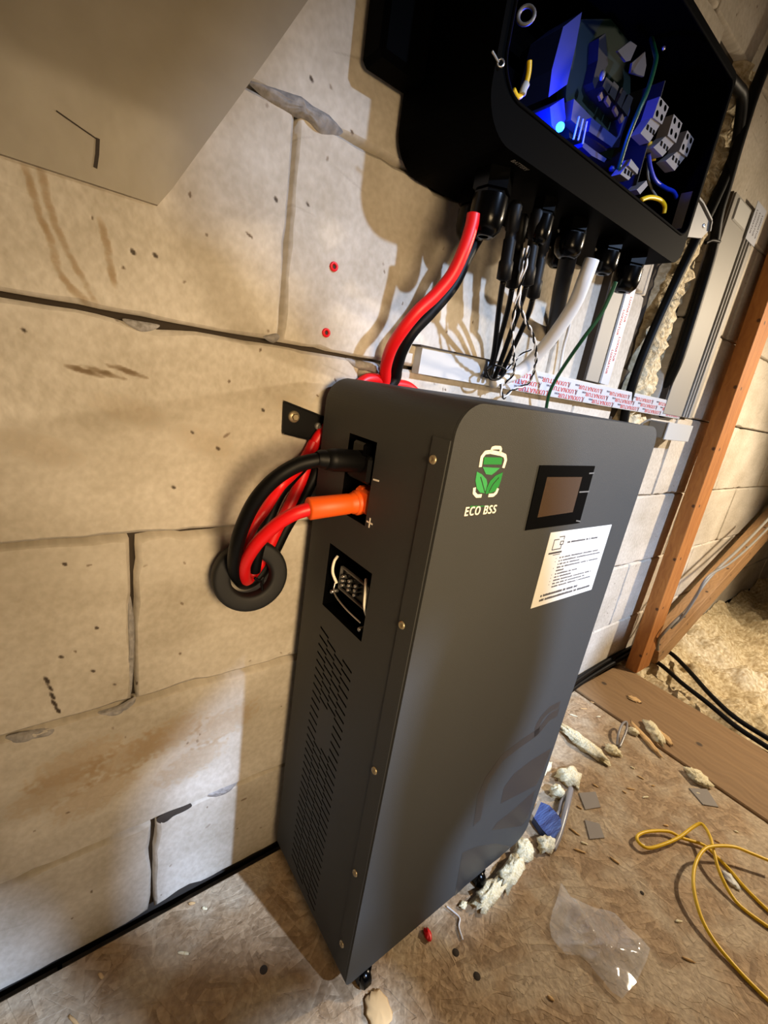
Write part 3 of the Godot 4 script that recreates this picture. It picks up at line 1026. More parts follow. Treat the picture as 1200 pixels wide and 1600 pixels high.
func build_front_print(t: Node3D) -> void:
	var z := CD + 0.00005
	var z1 := CD + 0.0004
	var lg := Node3D.new()
	lg.name = "logo"
	t.add_child(lg)
	# battery outline
	var st := begin()
	stroke_into(st, PackedVector2Array([Vector2(0.048, 0.834), Vector2(0.047, 0.845), Vector2(0.051, 0.85), Vector2(0.059, 0.851), Vector2(0.078, 0.849), Vector2(0.086, 0.847), Vector2(0.089, 0.842), Vector2(0.088, 0.833)]), 0.0022, z, z1)
	put("battery_outline", done(st), M.cream, lg)
	st = begin()
	stroke_into(st, PackedVector2Array([Vector2(0.06, 0.851), Vector2(0.061, 0.855), Vector2(0.065, 0.856), Vector2(0.074, 0.856), Vector2(0.076, 0.854), Vector2(0.076, 0.85)]), 0.0018, z, z1)
	put("battery_terminal", done(st), M.cream, lg)
	st = begin()
	stroke_into(st, PackedVector2Array([Vector2(0.046, 0.811), Vector2(0.047, 0.805), Vector2(0.053, 0.801), Vector2(0.061, 0.801)]), 0.002, z, z1)
	put("battery_outline", done(st), M.cream, lg)
	st = begin()
	stroke_into(st, PackedVector2Array([Vector2(0.087, 0.809), Vector2(0.086, 0.804), Vector2(0.082, 0.801), Vector2(0.073, 0.801)]), 0.002, z, z1)
	put("battery_outline", done(st), M.cream, lg)
	st = begin()
	extrude_into(st, PackedVector2Array([Vector2(0.051, 0.845), Vector2(0.082, 0.845), Vector2(0.083, 0.837), Vector2(0.052, 0.837)]), z, z1)
	put("charge_bar", done(st), M.green, lg)
	st = begin()
	extrude_into(st, PackedVector2Array([Vector2(0.052, 0.834), Vector2(0.082, 0.833), Vector2(0.075, 0.828), Vector2(0.07, 0.825), Vector2(0.06, 0.826)]), z, z1)
	put("charge_bar", done(st), M.green2, lg)
	st = begin()
	extrude_into(st, PackedVector2Array([Vector2(0.044, 0.829), Vector2(0.053, 0.826), Vector2(0.063, 0.82), Vector2(0.066, 0.815), Vector2(0.066, 0.808), Vector2(0.065, 0.804), Vector2(0.057, 0.805), Vector2(0.05, 0.81), Vector2(0.045, 0.819)]), z, z1)
	put("leaf", done(st), M.green2, lg)
	st = begin()
	extrude_into(st, PackedVector2Array([Vector2(0.089, 0.828), Vector2(0.089, 0.819), Vector2(0.088, 0.812), Vector2(0.084, 0.806), Vector2(0.076, 0.804), Vector2(0.067, 0.803), Vector2(0.067, 0.81), Vector2(0.07, 0.818), Vector2(0.077, 0.824)]), z, z1)
	put("leaf", done(st), M.green, lg)
	st = begin()
	stroke_into(st, PackedVector2Array([Vector2(0.052, 0.823), Vector2(0.058, 0.815), Vector2(0.065, 0.805)]), 0.0006, z1, z1 + 0.0001)
	stroke_into(st, PackedVector2Array([Vector2(0.084, 0.822), Vector2(0.076, 0.814), Vector2(0.072, 0.805)]), 0.0006, z1, z1 + 0.0001)
	put("leaf_vein", done(st), M.print_dark, lg)
	var tx := put("logo_text", text_mesh("ECO BSS", 0.0105, "Droid Sans", true), M.cream, lg)
	tx.position = Vector3(0.0655, 0.7835, z1)
	tx.rotation.z = 0.0
	tx.scale = Vector3(0.98, 1, 1)
	st = begin()
	extrude_into(st, PackedVector2Array([Vector2(0.046, 0.79), Vector2(0.088, 0.788), Vector2(0.089, 0.788), Vector2(0.046, 0.788)]), z, z1)
	put("logo_rule", done(st), M.green, lg)
	# display behind a taped black frame
	var fr := begin()
	var o := [Vector2(0.16, 0.837), Vector2(0.292, 0.837), Vector2(0.291, 0.823), Vector2(0.29, 0.793), Vector2(0.296, 0.751), Vector2(0.164, 0.752)]
	var outer := PackedVector2Array([Vector2(0.158, 0.8365), Vector2(0.2935, 0.836), Vector2(0.2975, 0.750), Vector2(0.163, 0.7505)])
	var inner := PackedVector2Array([Vector2(0.180, 0.8215), Vector2(0.268, 0.8205), Vector2(0.270, 0.7685), Vector2(0.1825, 0.7665)])
	for k in 4:
		var k2 := (k + 1) % 4
		extrude_into(fr, PackedVector2Array([outer[k], outer[k2], inner[k2], inner[k]]), z, z + 0.0012)
	put("display_frame", done(fr), M.matt_black, t)
	var dm := mat(Color(0.30, 0.24, 0.19), 0.12)
	dm.metallic_specular = 0.7
	put("display", extrude(inner, z, z + 0.0006), dm, t)
	var tp := begin()
	extrude_into(tp, PackedVector2Array([Vector2(0.270, 0.7995), Vector2(0.297, 0.7995), Vector2(0.297, 0.7975), Vector2(0.270, 0.7975)]), z + 0.001, z + 0.0016)
	put("frame_joint", done(tp), M.zinc, t)
	tp = begin()
	extrude_into(tp, PackedVector2Array([Vector2(0.282, 0.8265), Vector2(0.2955, 0.8270), Vector2(0.2955, 0.8250), Vector2(0.282, 0.8245)]), z + 0.001, z + 0.0016)
	put("frame_joint", done(tp), M.zinc, t)
	tp = begin()
	extrude_into(tp, PackedVector2Array([Vector2(0.285, 0.7555), Vector2(0.2975, 0.7535), Vector2(0.2975, 0.7515), Vector2(0.285, 0.7535)]), z + 0.001, z + 0.0016)
	put("frame_joint", done(tp), M.zinc, t)
	# white instruction sheet
	var sh := PackedVector2Array([Vector2(0.227, 0.741), Vector2(0.406, 0.738), Vector2(0.408, 0.619), Vector2(0.23, 0.621)])
	var n := 512
	var im := Image.create(n, n, false, Image.FORMAT_RGB8)
	im.fill(Color(0.84, 0.83, 0.79))
	var ink := Color(0.2, 0.19, 0.19)
	rng.seed = 33
	# small emblem: a house shaped battery outline
	for r in [[40, 50, 6, 72], [40, 116, 70, 6], [104, 90, 6, 32], [40, 50, 40, 6], [76, 34, 40, 6], [112, 34, 6, 26], [92, 66, 28, 6], [92, 66, 6, 28], [92, 88, 28, 6], [114, 66, 6, 28], [24, 136, 100, 12], [60, 154, 56, 5]]:
		im.fill_rect(Rect2i(r[0], r[1], r[2], r[3]), ink)
	var rows := [[150, 76, 250, 13], [120, 178, 330, 11], [120, 201, 362, 11], [120, 224, 170, 11], [120, 247, 350, 11], [120, 270, 60, 11], [120, 293, 180, 11], [120, 316, 130, 11], [120, 339, 330, 11], [120, 362, 265, 11], [120, 385, 330, 11], [50, 430, 300, 17], [50, 462, 425, 17]]
	for r in rows:
		var x: int = r[0]
		while x < r[0] + r[2]:
			var w := rng.randi_range(5, 9) + int(r[3]) / 5
			var hh: int = r[3] - (rng.randi() % 3)
			im.fill_rect(Rect2i(x, r[1] + r[3] - hh, w, hh), ink if r[3] > 12 else Color(0.26, 0.25, 0.25))
			x += w + (7 if rng.randf() < 0.16 else 1)
	for y in [182, 205, 251, 297, 320, 343, 366]:
		im.fill_rect(Rect2i(92, y, 5, 5), ink)
	var pm := StandardMaterial3D.new()
	pm.albedo_texture = tex(im)
	pm.roughness = 0.6
	var q := begin()
	var uvs := [Vector2(0, 0), Vector2(1, 0), Vector2(1, 1), Vector2(0, 1)]
	var c3 := []
	for p in sh:
		c3.append(Vector3(p.x, p.y, CD + 0.0006))
	for k in [0, 1, 2, 0, 2, 3]:
		q.set_uv(uvs[k])
		q.set_normal(Vector3(0, 0, 1))
		q.add_vertex(c3[k])
	var qm := q.commit()
	var paper := put("instruction_sheet", extrude(sh, z, CD + 0.0005), mat(Color(0.84, 0.83, 0.79), 0.6), t)
	put("printed_text", qm, pm, paper)
	# large tone on tone leaf emblem printed at the lower right
	var gh := begin()
	var e := PackedVector2Array([Vector2(0.253, 0.182), Vector2(0.24, 0.257), Vector2(0.247, 0.289), Vector2(0.276, 0.319), Vector2(0.328, 0.326), Vector2(0.377, 0.328), Vector2(0.396, 0.342), Vector2(0.405, 0.35), Vector2(0.436, 0.349)])
	stroke_into(gh, e, 0.010, z, z + 0.00015)
	stroke_into(gh, PackedVector2Array([Vector2(0.376, 0.321), Vector2(0.368, 0.348), Vector2(0.375, 0.362), Vector2(0.395, 0.372), Vector2(0.431, 0.369)]), 0.008, z, z + 0.00015)
	extrude_into(gh, PackedVector2Array([Vector2(0.318, 0.187), Vector2(0.312, 0.23), Vector2(0.335, 0.251), Vector2(0.387, 0.256), Vector2(0.46, 0.25), Vector2(0.456, 0.199), Vector2(0.445, 0.16)]), z, z + 0.00015)
	extrude_into(gh, PackedVector2Array([Vector2(0.315, 0.121), Vector2(0.326, 0.134), Vector2(0.373, 0.135), Vector2(0.447, 0.145), Vector2(0.458, 0.065), Vector2(0.439, 0.05)]), z, z + 0.00015)
	extrude_into(gh, PackedVector2Array([Vector2(0.248, -0.003), Vector2(0.239, 0.064), Vector2(0.232, 0.123), Vector2(0.277, 0.106), Vector2(0.348, 0.064), Vector2(0.415, 0.007), Vector2(0.382, -0.002), Vector2(0.318, 0.006)]), z, z + 0.00015)
	put("leaf_emblem", done(gh), M.print_dark, t)

# ---------------------------------------------------------------- inverter
func gland(parent: Node, top: Vector3, r: float, length: float, dir := Vector3.DOWN) -> void:
	var g := put("cable_gland", lathe([Vector2(r * 1.12, 0.0), Vector2(r * 1.12, length * 0.3), Vector2(r * 0.95, length * 0.32), Vector2(r * 0.95, length * 0.38)], top, dir, 6, false), M.gloss_black, parent)
	put("dome_nut", lathe([Vector2(r * 1.02, length * 0.38), Vector2(r * 1.02, length * 0.7), Vector2(r * 0.9, length * 0.88), Vector2(r * 0.6, length), Vector2(r * 0.3, length)], top, dir, 20), M.gloss_black, g)

func build_inverter() -> void:
	var t := thing("inverter", "black wall-mounted inverter with its wiring cover off and a blue light inside", "inverter", Vector3.ZERO)
	var x0 := 0.072
	var x1 := 0.598
	var y0 := 1.21
	var y1 := 1.488
	var zf := 0.17
	# wiring box: a tray with rounded corners, open to the front
	var out := rounded_rect(x1 - x0, y1 - y0, [0.045, 0.03, 0.014, 0.012], 10)
	var inn := rounded_rect(x1 - x0 - 0.022, y1 - y0 - 0.055, [0.035, 0.022, 0.012, 0.01], 10)
	var o2 := PackedVector2Array()
	var i2 := PackedVector2Array()
	for p in out:
		o2.append(p + Vector2(x0, y0))
	for p in inn:
		i2.append(p + Vector2(x0 + 0.012, y0 + 0.043))
	var st := begin()
	st.set_smooth_group(-1)
	var n := o2.size()
	for k in n:
		var k2 := (k + 1) % n
		var a := o2[k]
		var b := o2[k2]
		var c := i2[k]
		var d := i2[k2]
		quad(st, Vector3(a.x, a.y, 0.01), Vector3(b.x, b.y, 0.01), Vector3(b.x, b.y, zf), Vector3(a.x, a.y, zf))
		quad(st, Vector3(a.x, a.y, zf), Vector3(b.x, b.y, zf), Vector3(d.x, d.y, zf), Vector3(c.x, c.y, zf))
		quad(st, Vector3(d.x, d.y, zf), Vector3(d.x, d.y, 0.05), Vector3(c.x, c.y, 0.05), Vector3(c.x, c.y, zf))
	var ids := Geometry2D.triangulate_polygon(i2)
	for k in range(0, ids.size(), 3):
		var p := [i2[ids[k]], i2[ids[k + 1]], i2[ids[k + 2]]]
		if (p[1] - p[0]).cross(p[2] - p[0]) < 0:
			p.reverse()
		tri(st, Vector3(p[0].x, p[0].y, 0.05), Vector3(p[1].x, p[1].y, 0.05), Vector3(p[2].x, p[2].y, 0.05))
	ids = Geometry2D.triangulate_polygon(o2)
	for k in range(0, ids.size(), 3):
		var p := [o2[ids[k]], o2[ids[k + 1]], o2[ids[k + 2]]]
		if (p[1] - p[0]).cross(p[2] - p[0]) > 0:
			p.reverse()
		tri(st, Vector3(p[0].x, p[0].y, 0.01), Vector3(p[1].x, p[1].y, 0.01), Vector3(p[2].x, p[2].y, 0.01))
	put("wiring_box", done(st), M.casing, t)
	# gasket rim round the opening
	var rim := begin()
	var loop := PackedVector3Array()
	for p in i2:
		loop.append(Vector3(p.x, p.y, zf))
	loop.append(loop[0])
	tube_into(rim, loop, 0.0022, 6)
	put("gasket", done(rim), M.matt_black, t)
	# wider heat sink body behind and above
	var hs := begin()
	cbox_into(hs, Vector3(0.43, 0.44, 0.045), 0.006, Transform3D(Basis(), Vector3(0.222, 1.512, 0.0275)))
	put("heat_sink", done(hs), M.casing, t)
	# glands under the box
	for g in [[0.152, 0.12, 0.0225, 0.072], [0.186, 0.06, 0.0225, 0.062], [0.25, 0.13, 0.015, 0.055], [0.335, 0.122, 0.021, 0.050], [0.43, 0.130, 0.020, 0.050], [0.508, 0.130, 0.023, 0.060], [0.40, 0.06, 0.018, 0.042]]:
		gland(t, Vector3(g[0], y0, g[1]), g[2], g[3])
	var bt := put("printed_marking", text_mesh("BATTERY", 0.0055, "Droid Sans"), M.zinc, t)
	bt.transform = Transform3D(Basis(Vector3(1, 0, 0), PI / 2), Vector3(0.152, y0 - 0.0003, 0.158))
	# screw lugs
	for p in [Vector3(0.1074, 1.327, 0.165)]:
		put("ring_lug", lathe([Vector2(0.006, 0.0), Vector2(0.0075, 0.002), Vector2(0.0095, 0.002), Vector2(0.0105, 0.0), Vector2(0.006, 0.0)], p, Vector3(-0.75, 0.1, 0.6), 18), M.zinc, t)
	# side tab with a hole
	var tab := begin()
	var tp := PackedVector2Array([Vector2(0.590, 1.268), Vector2(0.590, 1.325), Vector2(0.640, 1.323), Vector2(0.695, 1.312), Vector2(0.701, 1.297), Vector2(0.684, 1.281), Vector2(0.63, 1.268)])
	extrude_into(tab, tp, 0.152, 0.156)
	for k in range(2, 6):
		var a := tp[k]
		var b := tp[k + 1]
		var nrm := (b - a).orthogonal().normalized() * 0.003
		extrude_into(tab, PackedVector2Array([a, b, b + nrm, a + nrm]), 0.142, 0.160)
	var tb := put("cover_tab", done(tab), M.zinc, t)
	put("tab_rivet", lathe([Vector2(0.0001, 0.002), Vector2(0.003, 0.0018), Vector2(0.004, 0.0)], Vector3(0.676, 1.299, 0.156), Vector3(0, 0, 1), 12), M.steel, tb)
	build_inverter_inside(t)

func slab(parent: Node, called: String, poly: PackedVector2Array, z0: float, z1: float, m: Material) -> MeshInstance3D:
	return put(called, extrude(poly, z0, z1), m, parent)

func build_inverter_inside(t: Node3D) -> void:
	# control board box, lit by a blue indicator
	var blue_lit := mat(Color(0.10, 0.16, 0.42), 0.5)  # blue of the indicator light is put into this colour
	var board := mat(Color(0.03, 0.14, 0.13), 0.5)
	var grey := mat(Color(0.27, 0.27, 0.30), 0.6)
	var dark := mat(Color(0.04, 0.04, 0.045), 0.7)
	var tan_ := mat(Color(0.45, 0.36, 0.26), 0.6)
	slab(t, "side_cover", PackedVector2Array([Vector2(0.2314, 1.398), Vector2(0.2607, 1.427), Vector2(0.2634, 1.395), Vector2(0.2631, 1.352), Vector2(0.232, 1.325), Vector2(0.2272, 1.352)]), 0.06, 0.11, blue_lit)
	slab(t, "side_cover", PackedVector2Array([Vector2(0.2388, 1.317), Vector2(0.2626, 1.337), Vector2(0.276, 1.319), Vector2(0.2675, 1.298), Vector2(0.2503, 1.301)]), 0.06, 0.11, blue_lit)
	slab(t, "circuit_board", PackedVector2Array([Vector2(0.2718, 1.435), Vector2(0.4016, 1.498), Vector2(0.453, 1.422), Vector2(0.4433, 1.336), Vector2(0.3254, 1.322), Vector2(0.2961, 1.361)]), 0.07, 0.085, board)
	slab(t, "terminal_strip", PackedVector2Array([Vector2(0.2966, 1.353), Vector2(0.4095, 1.349), Vector2(0.4013, 1.33), Vector2(0.3004, 1.33)]), 0.085, 0.10, grey)
	slab(t, "terminal_strip", PackedVector2Array([Vector2(0.3344, 1.344), Vector2(0.4091, 1.347), Vector2(0.4013, 1.333), Vector2(0.3359, 1.328)]), 0.10, 0.108, blue_lit)
	slab(t, "board_edge", PackedVector2Array([Vector2(0.4143, 1.4), Vector2(0.4229, 1.406), Vector2(0.4295, 1.39), Vector2(0.4245, 1.359), Vector2(0.4248, 1.342), Vector2(0.3985, 1.332), Vector2(0.4153, 1.354), Vector2(0.4183, 1.381)]), 0.085, 0.105, blue_lit)
	slab(t, "board_edge", PackedVector2Array([Vector2(0.3274, 1.311), Vector2(0.3598, 1.312), Vector2(0.3932, 1.314), Vector2(0.3892, 1.308), Vector2(0.3551, 1.304), Vector2(0.3273, 1.305)]), 0.085, 0.11, blue_lit)
	for k in 4:
		slab(t, "relay", PackedVector2Array([[Vector2(0.337, 1.381), Vector2(0.3408, 1.393), Vector2(0.3584, 1.394), Vector2(0.3567, 1.379)], [Vector2(0.3523, 1.38), Vector2(0.3607, 1.397), Vector2(0.3758, 1.397), Vector2(0.3734, 1.379)], [Vector2(0.375, 1.38), Vector2(0.3828, 1.399), Vector2(0.3985, 1.399), Vector2(0.3938, 1.378)], [Vector2(0.3954, 1.379), Vector2(0.4041, 1.4), Vector2(0.418, 1.401), Vector2(0.415, 1.377)]][k]), 0.085, 0.112, dark)
		slab(t, "relay_label", PackedVector2Array([[Vector2(0.3332, 1.368), Vector2(0.3366, 1.374), Vector2(0.343, 1.37), Vector2(0.3404, 1.365)], [Vector2(0.3508, 1.369), Vector2(0.3523, 1.376), Vector2(0.3636, 1.373), Vector2(0.3632, 1.367)], [Vector2(0.3743, 1.368), Vector2(0.3762, 1.374), Vector2(0.3884, 1.37), Vector2(0.3877, 1.365)], [Vector2(0.3957, 1.365), Vector2(0.3988, 1.373), Vector2(0.407, 1.37), Vector2(0.403, 1.363)]][k]), 0.110, 0.1135, tan_)
	slab(t, "capacitor", PackedVector2Array([Vector2(0.3204, 1.432), Vector2(0.3317, 1.443), Vector2(0.3538, 1.418), Vector2(0.3386, 1.381), Vector2(0.3287, 1.386), Vector2(0.3291, 1.411)]), 0.085, 0.10, dark)
	put("standoff", lump(Vector3(0.008, 0.012, 0.008), 4, 0.1, 6), M.zinc, t, Vector3(0.3226, 1.385, 0.118))
	put("standoff", lump(Vector3(0.006, 0.008, 0.006), 5, 0.1, 6), M.steel, t, Vector3(0.4532, 1.476, 0.118))
	# folded paper scraps
	slab(t, "paper_tag", PackedVector2Array([Vector2(0.3478, 1.425), Vector2(0.3714, 1.447), Vector2(0.3895, 1.45), Vector2(0.3831, 1.43), Vector2(0.3729, 1.424)]), 0.112, 0.115, grey)
	slab(t, "paper_tag", PackedVector2Array([Vector2(0.3889, 1.43), Vector2(0.413, 1.454), Vector2(0.4255, 1.443), Vector2(0.4267, 1.43), Vector2(0.3906, 1.419)]), 0.112, 0.115, grey)
	slab(t, "divider", PackedVector2Array([Vector2(0.4524, 1.422), Vector2(0.4665, 1.434), Vector2(0.4758, 1.416), Vector2(0.4711, 1.365), Vector2(0.446, 1.363)]), 0.06, 0.11, mat(Color(0.22, 0.2, 0.24), 0.6))
	# added upright screen, keeps the blue light off the terminals
	put("added_screen", cbox(Vector3(0.002, 0.16, 0.09), 0.0005), dark, t, Vector3(0.445, 1.345, 0.095))
	# light grey terminal blocks
	var tb := mat(Color(0.46, 0.45, 0.47), 0.6)
	var quads := [[Vector2(0.4251, 1.394), Vector2(0.4567, 1.394), Vector2(0.4511, 1.37), Vector2(0.4218, 1.367)], [Vector2(0.4765, 1.393), Vector2(0.5087, 1.394), Vector2(0.5068, 1.367), Vector2(0.4758, 1.365)], [Vector2(0.5305, 1.393), Vector2(0.5591, 1.392), Vector2(0.5536, 1.365), Vector2(0.5233, 1.362)], [Vector2(0.3939, 1.305), Vector2(0.4215, 1.302), Vector2(0.4218, 1.295), Vector2(0.3917, 1.296)]]
	var lower := [[Vector2(0.4218, 1.367), Vector2(0.4511, 1.37), Vector2(0.4362, 1.342), Vector2(0.4055, 1.342)], [Vector2(0.4758, 1.365), Vector2(0.5068, 1.367), Vector2(0.4835, 1.341), Vector2(0.4506, 1.341)], [Vector2(0.5233, 1.362), Vector2(0.5536, 1.365), Vector2(0.5329, 1.339), Vector2(0.4967, 1.34)], [Vector2(0.3917, 1.296), Vector2(0.4207, 1.3), Vector2(0.4071, 1.283), Vector2(0.3814, 1.282)]]
	for k in 4:
		var blk := slab(t, "terminal_block", PackedVector2Array(quads[k]), 0.132, 0.15, tb)
		var holes := begin()
		if k < 3:
			for uv in [Vector2(0.25, 0.2), Vector2(0.75, 0.2), Vector2(0.25, 0.72), Vector2(0.75, 0.72)]:
				var a: Vector2 = quads[k][0].lerp(quads[k][1], uv.x).lerp(quads[k][3].lerp(quads[k][2], uv.x), uv.y)
				lathe_into(holes, [Vector2(0.0001, 0.0), Vector2(0.0042, 0.0), Vector2(0.0046, -0.002)], Vector3(a.x, a.y, 0.15), Vector3(0, 0, 1), 10)
			put("screw_well", done(holes), M.matt_black, blk)
		var lip := slab(blk, "wire_entry", PackedVector2Array(lower[k]), 0.132, 0.147, tb)
		var ent := begin()
		for u in [0.2, 0.55, 0.85]:
			var c: Vector2 = lower[k][0].lerp(lower[k][1], u).lerp(lower[k][3].lerp(lower[k][2], u), 0.5)
			cbox_into(ent, Vector3(0.005, 0.006, 0.001), 0.0002, Transform3D(Basis(), Vector3(c.x, c.y, 0.1473)))
		put("slot", done(ent), M.matt_black, blk)
	slab(t, "terminal_block", PackedVector2Array([Vector2(0.4315, 1.278), Vector2(0.4515, 1.297), Vector2(0.4593, 1.293), Vector2(0.4445, 1.276)]), 0.132, 0.15, tb)
	# wires inside
	put("green_lead", tube([Vector3(0.4357, 1.492, 0.1), Vector3(0.3977, 1.438, 0.14), Vector3(0.3907, 1.419, 0.15), Vector3(0.3734, 1.377, 0.16), Vector3(0.3646, 1.348, 0.16), Vector3(0.3715, 1.321, 0.15), Vector3(0.3843, 1.29, 0.14)], 0.003), M.green_wire, t)
	put("blue_lead", tube([Vector3(0.4617, 1.34, 0.135), Vector3(0.4785, 1.327, 0.135), Vector3(0.5045, 1.318, 0.135), Vector3(0.5435, 1.32, 0.135), Vector3(0.5725, 1.324, 0.135), Vector3(0.5934, 1.319, 0.135)], 0.0032), M.blue_wire, t)
	put("yellow_lead", tube([Vector3(0.4696, 1.278, 0.14), Vector3(0.4923, 1.289, 0.14), Vector3(0.5244, 1.296, 0.14), Vector3(0.5469, 1.294, 0.14), Vector3(0.5522, 1.284, 0.14)], 0.0035), M.yellow, t)
	put("yellow_lead", tube([Vector3(0.1412, 1.309, 0.15), Vector3(0.1437, 1.3, 0.15), Vector3(0.1433, 1.289, 0.15), Vector3(0.1404, 1.278, 0.15), Vector3(0.1331, 1.272, 0.15), Vector3(0.1248, 1.275, 0.15)], 0.003), M.yellow, t)
	put("crimp", tube([Vector3(0.1416, 1.287, 0.152), Vector3(0.1391, 1.281, 0.152), Vector3(0.1385, 1.276, 0.152)], 0.0042), M.white_pvc, t)
	put("ferrule", tube([Vector3(0.4631, 1.357, 0.13), Vector3(0.4673, 1.348, 0.13), Vector3(0.4715, 1.339, 0.13)], 0.0045), M.yellow, t)
	put("ferrule", tube([Vector3(0.4859, 1.352, 0.13), Vector3(0.4895, 1.341, 0.13)], 0.004), M.yellow, t)
	put("grey_lead", tube([Vector3(0.4821, 1.341, 0.125), Vector3(0.4952, 1.323, 0.125), Vector3(0.5184, 1.312, 0.125), Vector3(0.5416, 1.308, 0.125)], 0.002), M.grey_pvc, t)
	put("probe", tube([Vector3(0.0625, 1.274, 0.172), Vector3(0.0684, 1.272, 0.172), Vector3(0.074, 1.27, 0.172)], 0.0012), M.steel, t)
	put("probe_ring", lathe([Vector2(0.0022, 0.0), Vector2(0.003, 0.001), Vector2(0.0045, 0.0), Vector2(0.0022, 0.0)], Vector3(0.076, 1.27, 0.173), Vector3(-0.6, 0, 0.8), 12), M.steel, t)
	for k in 3:
		put("white_lead", tube([[Vector3(0.2935, 1.326, 0.118), Vector3(0.2931, 1.314, 0.118), Vector3(0.2926, 1.299, 0.118)], [Vector3(0.3031, 1.327, 0.118), Vector3(0.3035, 1.317, 0.118), Vector3(0.3031, 1.302, 0.118)], [Vector3(0.3129, 1.328, 0.118), Vector3(0.3137, 1.317, 0.118), Vector3(0.3152, 1.302, 0.118)]][k], 0.0013, 6), M.white_pvc, t)
	for p in [Vector3(0.4058, 1.304, 0.115), Vector3(0.4264, 1.304, 0.115), Vector3(0.4357, 1.303, 0.115)]:
		put("connector", lump(Vector3(0.010, 0.008, 0.008), 12, 0.2, 6), blue_lit, t, p)
	# the indicator
	var at: Vector3 = Vector3(0.2463, 1.293, 0.128)
	var led := put("indicator_lamp", lump(Vector3(0.011, 0.011, 0.011), 2, 0.02, 8), M.led, t, at)
	var l := OmniLight3D.new()
	l.name = "indicator_light"
	l.light_color = Color(0.04, 0.2, 1.0)
	l.light_energy = 0.06
	l.light_size = 0.005
	l.omni_range = 3.0
	l.omni_attenuation = 2.0
	l.shadow_enabled = true
	led.add_child(l)

# ---------------------------------------------------------------- cables
func cable(called: String, pts: Array, r: float, m: Material, label: String, group := "", segs := 12) -> MeshInstance3D:
	var o := put(called, tube(pts, r, segs, 10), m)
	tag(o, label, "cable", group)
	return o

func twisted(called: String, pts: Array, r: float, pitch: float, m1: Material, m2: Material, label: String, group: String) -> void:
	var t := thing(called, label, "cable", Vector3.ZERO, group)
	var path := smooth_path(pts, 24)
	var ln := 0.0
	var a := PackedVector3Array()
	var b := PackedVector3Array()
	for i in path.size():
		if i > 0:
			ln += path[i].distance_to(path[i - 1])
		var tn := (path[min(i + 1, path.size() - 1)] - path[max(i - 1, 0)]).normalized()
		var nx := tn.cross(Vector3(0.2, 0.1, 1)).normalized()
		var ny := tn.cross(nx)
		var an := TAU * ln / pitch
		var off := (nx * cos(an) + ny * sin(an)) * r * 1.05
		a.append(path[i] + off)
		b.append(path[i] - off)
	var s1 := begin()
	tube_into(s1, a, r, 7)
	put("wire", done(s1), m1, t)
	var s2 := begin()
	tube_into(s2, b, r, 7)
	put("wire", done(s2), m2, t)

